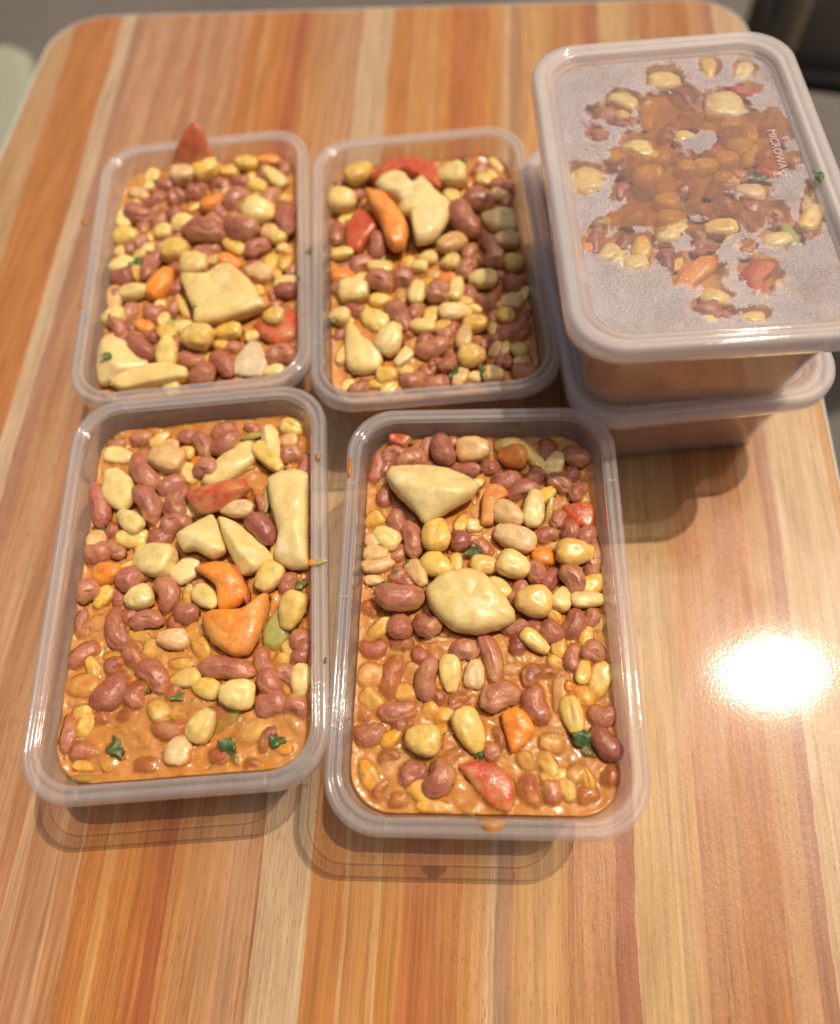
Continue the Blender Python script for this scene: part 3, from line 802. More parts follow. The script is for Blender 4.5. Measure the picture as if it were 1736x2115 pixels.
  ('carrot', 2.5, 'dome', [(0.4, 3.9), (7.9, 6.3), (15.6, 4.6), (21.6, -4.0), (23.7, -10.0), (18.3, -14.4), (11.9, -15.8), (9.9, -4.9)]),
  ('carrot', 2.5, 'dome', [(5.1, -19.0), (9.1, -15.5), (22.0, -15.7), (31.1, -9.7), (32.1, -14.6), (28.8, -27.5), (24.5, -34.5), (18.2, -34.9), (9.8, -28.7)]),
  ('onion', 0.3, 'dome', [(1.3, -50.3), (3.9, -49.2), (7.6, -51.7), (6.0, -54.1), (2.4, -53.4)]),
  ('onion', 1, 'dome', [(-24.0, 5.6), (-21.7, 6.4), (-19.9, 2.7), (-22.2, 1.4)])]),
 'BL': ("""k -13.8 66.9 9.2 12.5 5 2|k -1.1 68.4 12.1 13.5 20 2|k 20.9 73.5 13.1 9.4 -28 1|c 33.7 74.5 13.2 7.2 5 1|b 17.3 60.8 10.9 8.3 -9 0|k 27.7 53.7 8.3 9.8 -9 1|k 36.8 59.8 16.2 8.5 -53 1|b 16.7 46 16.5 12.9 46 0|b 35 44.6 13.5 10.3 66 0|b 44 27.6 23.4 9.7 86 1|h -27.5 65.6 6 4.9 70 1|b -30.1 54.4 15.1 7.2 35 0|b -23.9 64.4 13.2 8.9 -33 0|b -17.4 53.9 10.4 11.1 20 0|b -7.7 55.1 10.4 10.2 -9 0|k -39.3 59.9 12.9 7.6 -32 0|k -44.7 41.1 14.1 8.4 88 1|k -41.4 50.8 8 8.4 20 0|b -36.8 42.2 15.9 11 -32 1|b -25.1 39.1 14.3 8.3 69 0|c 2.9 44.1 12.9 8.9 40 2|k -5.3 45.4 11.9 4.2 41 1|b -17.5 40.6 10.3 10.1 20 0|k 28.5 31.8 12.6 15.5 -8 2|k 15.7 31.8 10.7 7.1 -8 0|k -12.2 31.4 9.5 11.7 -8 1|k -22.8 27.9 8.9 9.3 -8 1|b 3.9 31 12.4 9.6 -32 0|b 1.1 21.2 21 13.5 -15 2|b 20.2 21 18.1 13.5 -32 2|b 28.3 8.6 14 8.6 32 1|k 34.7 18.8 7.7 9.8 -8 1|k 39.3 13.8 7.1 8 32 2|k 15.8 12.2 13.8 8.8 -42 1|b -17.1 20.1 13.8 9.3 5 0|k -14.7 11.1 13.4 13.4 -8 2|k -4.9 1.2 11 13.6 -8 1|b -26.3 5.4 21.8 8.7 69 1|k -42.9 26.8 10.2 12.2 -8 1|k -43.1 7.9 12.7 11.8 47 0|b -42.5 -0.7 12.6 11.2 5 0|b -45.2 30.3 8.9 7.1 71 0|h -35.8 8 8 6.2 69 1|b -34.7 22.6 10.5 8.7 70 0|k -45.3 18.1 6.2 7 48 0|b -1.7 9.8 10.5 9.9 -8 0|c 13.4 1.6 11.8 8.1 -31 1|k 5 4.6 7.6 7.3 -8 0|k 34.9 -2 16.3 7.9 83 0|k 42.6 -3.1 9.2 6 74 1|k 29 -7.1 15.1 11.1 -31 0|k 42.6 -14.9 11.9 7.1 5 0|b 43 -21.9 10.9 9.2 -8 1|b 45.8 -8.4 8 5.7 65 0|t 11.9 -9.5 8.4 4.7 -26 4|h 1.2 -32 7.1 4.1 38 4|c -21.6 -9.5 19.1 11.4 68 1|k -35.4 -12.3 16.6 10 -8 1|k -44.8 -15.3 16.2 8 92 1|b -44.9 -13.1 9.7 7.8 70 0|k -43.4 -27.2 10.5 11.2 5 1|b -37.4 -24.6 11.8 7.9 58 0|b -41.5 -33.6 17.7 7.5 -66 1|b -23.9 -26.4 10.4 10.3 -8 0|b -14.3 -23.2 11.6 6.4 68 0|k -8.9 -25.1 14.5 5.3 -64 0|c -27.6 -35.4 10 7.2 -30 1|h -12.7 -35.2 11.6 6.7 -8 0|k -7.2 -38.1 9.8 7.8 -8 0|k -16.2 -41.3 12.4 9 -48 1|b -27.3 -50.1 17.5 9.5 -51 2|b -45 -38.9 7.2 6.1 -7 0|b -45.1 -50.2 23.4 7.5 92 0|h -40.3 -58.4 5.2 3.5 5 5|k -14.4 -54.9 15.7 10.5 90 2|k 1.2 -49.5 14.8 13.4 -19 3|k 14.9 -45.4 13 9 -1 2|b 16.4 -53.6 8.9 7.5 -7 -0.2|k 38.2 -40.8 7.2 9.9 -8 3|b 40.8 -60.9 14.7 11.3 -7 0|b -2.6 -59.6 12.8 8.2 -19 1|b 12.5 -63.5 15.6 8.4 -56 1|b 3 -68.5 12.4 10.3 31 1|k 36.7 -69.7 10.3 7.2 -7 0|h -35.9 -69.3 8.9 2.4 18 4|b -44.5 31.6 6.6 6.7 34 0|b 6.6 59.7 12.3 8.9 -33 -0.2|b -34.2 34 10.1 7.1 70 0|b 38.8 33.5 11.5 6.7 66 0|b -40.5 19.7 6.7 7.6 -8 0|k 27.4 -19.7 8.8 8.2 19 -0.5|b 25.3 -1.9 8.3 6 -8 0|b -24.5 -41.8 8 6.6 -7 0|b -8.7 20.1 7.6 7.6 -8 0|k -33.8 64.5 7.1 7 -9 0|b 29.9 65.7 11 7.1 67 0|b 3.7 13.4 9.4 7.5 -8 0|b -23.5 17.3 7.6 6.8 69 0|k -30.7 25.8 5.8 6.4 -8 0|b -11.9 -47.8 9.6 6.1 67 -0.2|k 26.2 -47.4 7.6 6.6 18 0""",
 [('potato', 2.5, 'slab', [(-9.9, -8.2), (2.9, -9.4), (9.9, -4.5), (16.3, -5.4), (25.6, -16.0), (31.1, -27.1), (33.4, -34.1), (19.0, -38.8), (-0.0, -41.8), (-2.3, -31.6), (-7.5, -18.4)]),
  ('potato', 2, 'ridge', [(-48.1, -49.4), (-44.7, -40.8), (-37.4, -43.4), (-28.9, -50.9), (-23.0, -60.1), (-31.1, -65.3), (-45.1, -69.6), (-48.1, -61.0)]),
  ('potato', 2, 'slab', [(-42.9, -66.9), (-33.8, -63.9), (-23.0, -61.1), (-12.7, -61.4), (-3.9, -65.6), (-4.5, -70.6), (-22.1, -72.5), (-34.6, -74.0)]),
  ('tomato', 5, 'tall', [(-19.8, 76.2), (-15.7, 77.4), (-10.0, 77.4), (-3.0, 77.4), (-1.0, 77.4), (0.5, 77.4), (-5.7, 72.6), (-13.6, 71.8)]),
  ('tomato', 1, 'dome', [(26.9, -42.1), (33.8, -35.3), (47.8, -36.0), (48.1, -51.4), (39.1, -55.5), (31.4, -50.2)]),
  ('onion', 1.5, 'dome', [(16.5, -69.2), (18.8, -60.2), (25.4, -51.6), (30.6, -53.3), (34.1, -65.3), (30.8, -73.0)])]),
 'BM': ("""k -33 65.7 14.8 12.8 34 3|k -42.2 49 12.5 13.7 -7 2|b -44.9 31.3 18.5 7.6 82 0|k -5.7 34.8 9.2 10.9 20 5|k 17.8 60.3 14.3 13.6 -8 2|h 21.7 63.7 10 5.4 20 4|k 34.5 56.8 7.8 9 -7 1|b 42.9 50.5 13.7 9.8 -34 1|b 45.1 43.6 11.6 7 61 0|b 28.9 41 15.4 12.4 -7 1|k 41.1 45.7 7 8.8 -7 1|h 42.5 29.4 4.5 3.1 61 3|b 21.5 27.2 23.7 11.9 -64 2|k 14.1 12.6 15.1 11 32 2|k 42.1 12.7 12.4 10.4 6 1|b 33.1 10.3 12.7 8.4 -72 1|b 22.4 6.9 11.3 7.7 61 0|k 12.5 1.8 8.5 9.1 -7 1|b 19.7 -4.2 12.1 9 61 1|b 34.7 0.3 10.7 10.2 -7 1|c 31.5 16.3 8.7 7.1 -7 0|k 43.6 -2.5 9.9 10.5 19 1|k -43.1 14.4 11.1 7.6 -7 1|k -42.1 14.6 5.3 5.9 -7 0|b -32.6 5.4 13.6 9.8 20 0|h -23.4 4.9 11 2 64 2|k -23.1 2 11.8 8.2 -7 1|k -4 0.9 9.1 7.7 -7 1|k 1.5 7.1 9.8 9 -7 0|c -43 -0.5 11.2 10.3 6 0|b -43.5 -7.3 12 9.7 32 0|b -23.9 -8.1 14 11.5 -31 1|b -12.2 -6.1 11.4 11 -7 0|k -37.3 -12.1 12.2 13.2 -7 1|k -5.9 -17.4 13.1 8.5 79 2|b 5.1 -18.1 13.1 12 -7 1|c 10 -8.7 9 7.8 -7 0|k 13.6 -16.9 14.2 7.9 78 2|k 27.5 -12.9 12.8 9.9 -7 2|b 42.5 -14.7 9.4 10.4 -7 0|b 28 -25 9.6 8.6 -6 0|k 40.4 -26.4 9.5 9.6 -6 0|k -23.8 -18.1 11.5 7.8 -6 0|b -36.6 -23.1 10.7 7.4 -19 0|b -15.8 -29.7 20.1 8.5 -69 1|b -6.9 -27.5 13.1 7.4 62 0|k -43.9 -27.2 8.3 9.8 -6 1|h -46.7 -30.8 3.4 3.2 -6 3|k -27.1 -30.1 14.5 11.7 -41 -0.2|k -41 -30.1 7.6 6.6 -6 -0.3|k 11.7 -30.1 15 9.3 6 1|k 36.2 -34.4 8.6 8.4 -6 0|k -4.5 -37.3 12 8.2 -19 1|k 20.9 -39 11.6 9.8 -6 1|b 5.9 -42.6 7.8 7.4 -6 0|b 38.4 -44.1 16.3 9.4 6 0|k -20.6 -45.9 15.6 12.6 62 2|b -0.4 -51.1 16.3 9 12 1|k 14.9 -47.6 12.3 8.1 77 2|b 22.4 -50.5 8.5 7.2 -6 0|k 29.3 -54.2 8.1 6 59 0|k 17.2 -58.9 11.4 11.8 -6 2|b 32.5 -61.5 7.5 8.3 -6 0|k 40.4 -55.4 8.3 7.6 -42 0|b 6.2 -60.8 11.6 7.9 60 1|b 0.7 -59.2 6.8 5.9 -6 0|k -22.9 -64.6 9.3 8.8 -6 1|b -10.3 -67.8 12.2 9.4 18 0|b -0.9 -70.7 13.1 9.4 -6 0|k -13.2 -62.2 6.8 5.9 -6 0|b -35.9 -69.1 9.9 7.4 30 0|k 11.5 -69.1 9.1 7.2 60 1|k 18.3 -68.9 5.9 6.3 -6 0|k 26.6 -68.7 8.3 8.9 -6 1|h 8.8 -67.9 7.5 3.7 51 2|h 22.3 -68.3 7.9 3.8 -70 2|b 41.3 -68.3 11.2 8.5 -18 0|b -45.2 -37 6.7 5.6 64 -0.5|k -44.6 34.2 8.9 6.3 65 0|b -17 -39 5.8 6.2 -6 -0.5|b -12.1 -40.6 6.6 5.7 -6 -0.5|k 17.3 -23.8 7.5 6.4 -6 0|b 26.3 1.8 6.9 6.8 -7 0|b -24.4 16 14.6 7.9 84 2|b 36.3 -9.5 7.6 6.7 -7 -0.3|b 33.6 -19.2 9.2 5.5 60 -0.3|k 2.5 -4.5 6.9 6.7 -7 -0.3|b -41.3 4.1 8.8 6.9 -7 -0.3|k 45.9 -22.9 8.2 5.4 59 0|b 45 -36.5 8.9 5.3 59 0|k -31.5 -22.6 5.1 5.4 -6 -0.5|b 28.4 -47.1 7.3 5.1 -6 -0.3""",
 [('tomato', 4, 'dome', [(-25.6, 63.4), (-15.9, 74.0), (-2.7, 75.6), (6.4, 71.1), (10.4, 61.3), (10.6, 49.7), (1.8, 55.9), (-12.5, 65.6), (-22.0, 59.0)]),
  ('tomato', 2, 'dome', [(-40.0, 33.6), (-33.5, 42.7), (-26.3, 39.3), (-23.0, 29.1), (-28.6, 22.5), (-33.3, 13.6), (-40.3, 15.6)]),
  ('carrot', 4, 'dome', [(-29.6, 52.3), (-20.6, 48.6), (-12.8, 37.6), (-7.7, 22.3), (-9.6, 10.7), (-15.0, 7.9), (-19.2, 13.1), (-23.0, 29.1), (-28.1, 42.0)]),
  ('potato', 3, 'dome', [(-24.0, 56.7), (-16.3, 64.8), (-8.9, 62.5), (-3.8, 54.1), (2.0, 58.5), (7.7, 47.5), (15.1, 36.5), (12.4, 24.7), (5.5, 13.6), (-4.3, 12.4), (-6.9, 29.5), (-13.5, 42.7), (-20.6, 48.6)]),
  ('potato', 1, 'dome', [(29.9, 32.2), (41.0, 35.7), (48.0, 31.6), (48.0, 19.5), (39.2, 19.0), (31.0, 24.8)]),
  ('potato', 1, 'dome', [(-41.9, -35.3), (-36.8, -33.7), (-33.7, -41.4), (-28.8, -46.0), (-24.2, -54.6), (-26.1, -61.3), (-35.0, -62.4), (-41.4, -57.8)]),
  ('potato', 0.5, 'dome', [(-19.4, -56.1), (-13.3, -47.7), (-9.0, -52.2), (-11.3, -55.9), (-17.1, -59.3)]),
  ('onion', 0.3, 'dome', [(-16.0, -14.6), (-12.5, -12.8), (-10.1, -17.4), (-12.9, -21.5), (-15.8, -20.1)])]),
 'SU': ("""k -16.5 22.2 10.8 12.2 -6 0|k -14.4 8.1 12.8 10.7 33 0|k -9.5 -8.2 9.1 8.3 -6 0|k 8.8 -25 11.8 8.4 1 0|k -12.7 -26.8 8.5 8.4 -6 0|k 24.1 -6.9 10.9 9 -13 0|k 25.7 20.1 10 10.1 -36 0|k 9.2 10.5 10.5 7.9 8 0|b 22.3 -14.9 8.9 9.3 -6 0|h 28.5 1.7 6.6 7.3 -6 0|h -2.7 -12.4 7.4 3.8 -78 0|h 33.9 -31.4 11.9 5.6 -80 0|k 43.8 -23.4 13.4 7.8 55 0|k 45.7 -13.2 11.8 4.7 69 0|b -33.2 32 7.7 7 -58 0|b -21.1 38.6 10.2 5.4 -7 0|b -40.4 -25.8 14.5 5.3 75 0|b -30.6 -29.6 10.4 5.4 67 0|c -44.6 -30.5 4.9 5.5 -5 0|k -27.5 -40.8 9 8.5 8 0|b -15.4 -40.3 12.5 5.4 -88 0|b -2.3 -27.8 9.4 6.5 -46 0|b 15.7 -37.8 5.9 5.4 -5 0|b 45.2 8.5 5.8 6.2 -6 0|k -39.6 5.9 15.4 15.9 -6 -0.5|k 1.3 65.2 12.8 12.9 -7 0|b 7.6 54.4 14.2 8.1 -71 0|k -8.4 45.2 16.3 7.2 74 0|b 10.1 43.1 10.1 9.3 -37 0|b -1.9 31 9.6 7.9 -7 0|k 3.7 27.8 8.6 7.8 -6 0|b 23 28.2 11.5 8.7 21 0|b 1 17.7 9.7 8.7 -36 0|k -8.5 17.5 8.6 8.9 -6 0|b -16.6 -0.2 9.2 8.4 -6 0|b -24.1 -16 10.6 7.7 21 0|k -9.4 -17.5 10.6 8 -6 0|b -0.8 -1.9 11.4 6.2 42 0|b 2.8 -14.1 9 8.1 -6 0|b 12.7 -13.9 10.2 7.5 -60 0|b 18.2 -22.5 12.2 6.6 -79 0|b 29.9 -21.4 8.8 9.1 -35 0|b 41.9 -31.6 7.6 4 55 0|b -0 -68.5 8.6 4.4 8 0|k -4.4 -69.6 6 4.9 -5 0|k 11.7 -70.5 7.4 5.9 -5 0|b 39.8 32.8 11.4 6.6 58 0|b 34.6 14 12.2 9 32 0|k 18.3 13.3 9.3 8.8 -6 0|b 0.5 -34.2 10.4 6.2 20 0|k -11.3 -41.8 6.2 3.7 58 0|b 21.2 3.1 8.3 7.3 -6 0|k 28.8 14.7 10.9 5.5 58 0|b -25.7 13.1 10.9 8 33 0|b -27 -1.6 11.4 6.5 60 0|k -29.6 56.1 5.5 7 -7 -0.5|k -20.2 44.6 5.4 6.1 -7 0|b 43.5 22.6 5.9 7.8 -6 0|k -41.1 29.5 8 9.1 -6 -0.5|k -22.8 -58.5 5.4 6.1 -5 -0.5|k -36 -63.4 7.7 8 -5 -0.5|k -45.3 -44.7 8.8 8.5 -5 -0.5|b 14.8 -3.5 8.2 7.2 -6 0|b 9.9 -3 10.4 5.3 58 0|k 15.8 1.2 9.1 9.7 -6 0|k 1.4 10.1 7.6 7.5 -6 0""",
 [('carrot', 1, 'dome', [(-15.0, -53.0), (-10.3, -45.1), (-1.9, -38.3), (7.5, -39.2), (3.1, -45.2), (-5.2, -51.8), (-11.8, -57.9)]),
  ('tomato', 1, 'dome', [(10.6, -49.1), (16.9, -43.3), (26.4, -43.1), (23.4, -49.2), (18.7, -52.9), (18.1, -59.1), (13.2, -63.7), (12.2, -54.4)]),
  ('tomato', 0, 'dome', [(26.6, 58.5), (35.1, 56.0), (42.1, 48.9), (37.2, 48.8), (30.0, 53.1)]),
  ('tomato', 0, 'dome', [(41.9, 15.7), (36.8, 8.8), (34.1, 11.6), (28.3, 4.8), (34.6, -0.8), (39.7, 1.1)]),
  ('potato', 0, 'dome', [(15.3, 42.4), (18.1, 54.6), (29.7, 56.0), (33.5, 48.5), (30.7, 39.3), (18.3, 39.4)]),
  ('potato', 0, 'dome', [(-47.7, 10.4), (-40.1, 15.9), (-32.9, 11.3), (-33.3, 1.5), (-40.7, -2.6), (-47.9, 1.8)])]),
}
# ------------------------------------------------------------------ filling the tubs
import numpy as np
CNT = {}

FILL = (13, 20)

def cen(pts):
    return sum(p[0] for p in pts) / len(pts), sum(p[1] for p in pts) / len(pts)

def inside(x, y, pts):
    c = False
    for i in range(len(pts)):
        (xa, ya), (xb, yb) = pts[i], pts[i - 1]
        if (ya > y) != (yb > y) and x < (xb - xa) * (y - ya) / (yb - ya) + xa:
            c = not c
    return c

def direction(dx, dy):
    a = math.degrees(math.atan2(dy, dx)) % 360
    return ['right of', 'behind and right of', 'behind', 'behind and left of', 'left of',
            'in front and left of', 'in front of', 'in front and right of'][int((a + 22.5) // 45) % 8]

ORD = ['', 'second ', 'third ', 'fourth ', 'fifth ', 'sixth ', 'seventh ', 'eighth ', 'ninth ', 'tenth ', 'eleventh ', 'twelfth ']
KIND = {'b': ('bean', 'bean', 'reddish bean'), 'd': ('bean', 'bean', 'dark maroon bean'), 'k': ('maize_kernel', 'maize kernel', 'yellow maize kernel'),
        'o': ('maize_kernel', 'maize kernel', 'brownish maize kernel'), 'c': ('carrot_piece', 'carrot', 'small orange carrot piece'),
        't': ('tomato_piece', 'tomato', 'small red tomato scrap'), 'h': ('herb_leaf', 'herb leaf', 'dark green herb leaf'),
        'p': ('pepper_piece', 'green pepper', 'pale green pepper strip')}
PIECE = {'potato': ('potato_chunk', 'potato'), 'carrot': ('carrot_chunk', 'carrot'), 'tomato': ('tomato_chunk', 'tomato'), 'onion': ('onion_piece', 'onion')}

def fill(key, pose, z0, base, where, refs, top_limit=None, seed=1):
    rnd = random.Random(seed * 101 + 5)
    px, py, th = pose
    T = Matrix.Translation((px * MM, py * MM, z0 * MM)) @ Matrix.Rotation(th, 4, 'Z')
    txt, polys = FOOD[key]
    blobs = []
    for it in txt.split('|'):
        a = it.split()
        k = a[0]
        x, y, l, w, ang, r = map(float, a[1:])
        if k == 'b' and rnd.random() < 0.14 and r >= 0:
            k = 'd'
        if k == 'k' and rnd.random() < 0.24:
            k = 'o'
        if k == 'h' and (r < 0 or l / max(w, .1) > 3.2 or (l > 11 and r == 0)):
            k = 'p'
        blobs.append([k, x, y, l, w, ang, r])
    # broken bits and smaller pieces fill the gaps
    tries = 0
    extra = []
    nb_, nk_ = 0, 0
    while tries < 4000 and (nb_ < FILL[0] or nk_ < FILL[1]):
        tries += 1
        x, y = rnd.uniform(-HW + 14, HW - 14), rnd.uniform(-HL + 14, HL - 14)
        gap = 99
        for k2, x2, y2, l2, w2, a2, r_2 in blobs + extra:
            c2, s2 = math.cos(R(a2)), math.sin(R(a2))
            q = math.hypot(((x - x2) * c2 + (y - y2) * s2) / (l2 / 2), (-(x - x2) * s2 + (y - y2) * c2) / (w2 / 2))
            gap = min(gap, (q - 1) * w2 / 2)
        for pk, pr, ps, pp in polys:
            for (xa, ya) in pp + [cen(pp)]:
                gap = min(gap, math.hypot(x - xa, y - ya) - 3.5)
            if inside(x, y, pp):
                gap = -1
        if gap < 1.4:
            continue
        bean = (rnd.random() < 0.45 and nb_ < FILL[0]) or nk_ >= FILL[1]
        l = min(11.5, 5.5 + gap * 2) * rnd.uniform(0.85, 1.1)
        w = l * rnd.uniform(0.6, 0.85)
        wet = key in ('FR', 'FL') and y < -20
        extra.append(['b' if bean else 'k', x, y, l, w, rnd.uniform(-90, 90), -0.5 if wet else rnd.choice((0, -0.3, -0.5))])
        nb_ += bean
        nk_ += not bean
    for _ in range(7 if key != 'SU' else 0):
        sz = rnd.uniform(1.6, 3.2)
        extra.append(['h', rnd.uniform(-40, 40), rnd.uniform(-66, 66), sz, sz * rnd.uniform(0.4, 0.9), rnd.uniform(-90, 90), rnd.choice((1, 1, 2))])
    blobs += extra
    placed = []
    for q_ in blobs:
        GROW = 1.12 if key == 'SU' else 1.13 if q_[0] == 'b' else 1.10
        q_[3] *= GROW
        q_[4] *= GROW
    zones = []          # (x, y, a, b, angle, centre z, half height, raise) for the sauce surface
    pend = {}
    for k, x, y, l, w, ang, r in blobs:
        l, w = max(l, w), min(l, w) if k in 'bdh' else w
        hh = w * (0.42 if k in 'bd' else 0.34)
        if k in 'hp':
            hh = w * 0.16 if k == 'h' else w * 0.3
        if r >= 0:
            cz = base + hh * (0.05 + 0.42 * min(r, 3)) + (max(0, r - 3) * 2.0) + rnd.uniform(-0.3, 0.3)
            if k == 'h':
                cz += 0.9 + 1.0 * r
        else:
            cz = base - hh * (0.05 + 0.5 * -r)
        if top_limit:
            cz = min(cz, top_limit - hh)
        if k in 'bd':
            me = BEAN_M[6] if k == 'd' else BEAN_M[rnd.randrange(6)]
            sc3 = (l, w * 1.02, w * 0.86)
        elif k in 'ko':
            me = (KERN_M if k == 'k' else OCH_M)[rnd.randrange(6)]
            sc3 = (l, w, min(l, w) * 0.72)
        elif k == 'h':
            me = LEAF_M[rnd.randrange(4)]
            sc3 = (l * 1.1, w * 1.15, min(w, 6) * 0.9)
        elif k == 'p':
            me = PEP_M
            sc3 = (l, w, w * 0.6)
        elif k == 'c':
            me = CAR_M[rnd.randrange(2)]
            sc3 = (l, w, w * 0.8)
        else:
            me = TOM_M
            sc3 = (l, w, w * 0.7)
        nm, cat, adj = KIND[k]
        o = bpy.data.objects.new(nm, me)
        C.objects.link(o)
        flip = rnd.choice((0, 180))
        tilt = R(rnd.uniform(-16, 16))
        roll_ = R(rnd.uniform(-25, 25)) if k in 'bd' else R(rnd.uniform(-12, 12))
        if top_limit:
            tilt *= 0.3
            roll_ *= 0.4
        o.matrix_world = T @ Matrix.Translation((x * MM, y * MM, cz * MM)) @ Matrix.Rotation(R(ang + flip), 4, 'Z') @ Matrix.Rotation(tilt, 4, 'Y') @ Matrix.Rotation(roll_, 4, 'X') @ Matrix.Diagonal((sc3[0] * MM, sc3[1] * MM, sc3[2] * MM, 1))
        placed.append((me, o.matrix_world.copy(), x, y, max(l, w) / 2 * 1.25))
        # nearest landmark
        best = min(range(len(refs)), key=lambda i: math.hypot(refs[i][1] - x, refs[i][2] - y))
        rx, ry = refs[best][1:3]
        dr = direction(x - rx, y - ry)
        pend.setdefault((adj, dr, best), []).append((math.hypot(x - rx, y - ry), o, nm, cat))
        zones.append((x, y, l / 2, w / 2, R(ang), cz, hh, r, k))
    for (adj, dr, bi), lst in pend.items():
        lst.sort(key=lambda q: q[0])
        for i, (_, o, nm, cat) in enumerate(lst):
            tag(o, f"{ORD[i]}{adj} {dr} {refs[bi][0]}, {where}", cat, f"{cat}s in the {where}" if cat not in ('carrot', 'tomato', 'green pepper', 'herb leaf') else f"{cat} bits in the {where}")
    for i, (kind, r, style, pts) in enumerate(polys):
        xs = [p[0] for p in pts]; ys = [p[1] for p in pts]
        ar = abs(sum(xs[j] * ys[(j + 1) % len(pts)] - xs[(j + 1) % len(pts)] * ys[j] for j in range(len(pts)))) / 2
        h = max(2.2, min(6.5, 0.27 * math.sqrt(ar)))
        if kind == 'onion':
            h *= 0.6
        if kind == 'tomato' and style == 'dome':
            h *= 0.75
        if style == 'tall':
            h = 15.0
        if style == 'skin':
            h = 3.0
        if r >= 0:
            cz = base + h * (0.0 + 0.28 * min(r, 3)) + max(0, r - 3) * 1.5
        else:
            cz = base - h * (0.2 + 0.6 * -r)
        if top_limit:
            h = min(h, 3.0)
            cz = top_limit - h * 1.25
        if style == 'tall':
            # a wedge standing on edge, leaning back
            bx_, by_ = cen(pts)
            bm_, _c = chunk([(-15, -6), (13, -6), (12.5, 8), (11, 20), (8, 25), (2, 23), (-5, 15), (-11, 6)], 4.2, 'dome', 5)
            bmesh.ops.rotate(bm_, verts=bm_.verts[:], cent=(0, 0, 0), matrix=Matrix.Rotation(R(58), 3, 'X'))
            bmesh.ops.translate(bm_, verts=bm_.verts[:], vec=(bx_ * MM, (by_ - 6) * MM, 0))
            cx, cy, cz = bx_, by_, base + 2.0
        else:
            bm_, (cx, cy) = chunk(pts, h, style, seed * 13 + i)
        nm, cat = PIECE[kind]
        o = link(nm, bm_, MAT[kind])
        o.matrix_world = T @ Matrix.Translation((0, 0, cz * MM))
        placed.append((o.data, o.matrix_world.copy(), (min(xs) + max(xs)) / 2, (min(ys) + max(ys)) / 2, math.hypot(max(xs) - min(xs), max(ys) - min(ys)) / 2 + 2))
        lab = refs_label[key][i]
        tag(o, lab, cat, f"{cat} pieces in the {where}")
        zones.append((cx, cy, (max(xs) - min(xs)) / 2, (max(ys) - min(ys)) / 2, 0, cz, h, r, 'P'))
    return zones, placed

from mathutils.bvhtree import BVHTree
BVH = {}
def bvh_of(me):
    if me.name not in BVH:
        BVH[me.name] = BVHTree.FromPolygons([v.co[:] for v in me.vertices], [p.vertices[:] for p in me.polygons])
    return BVH[me.name]

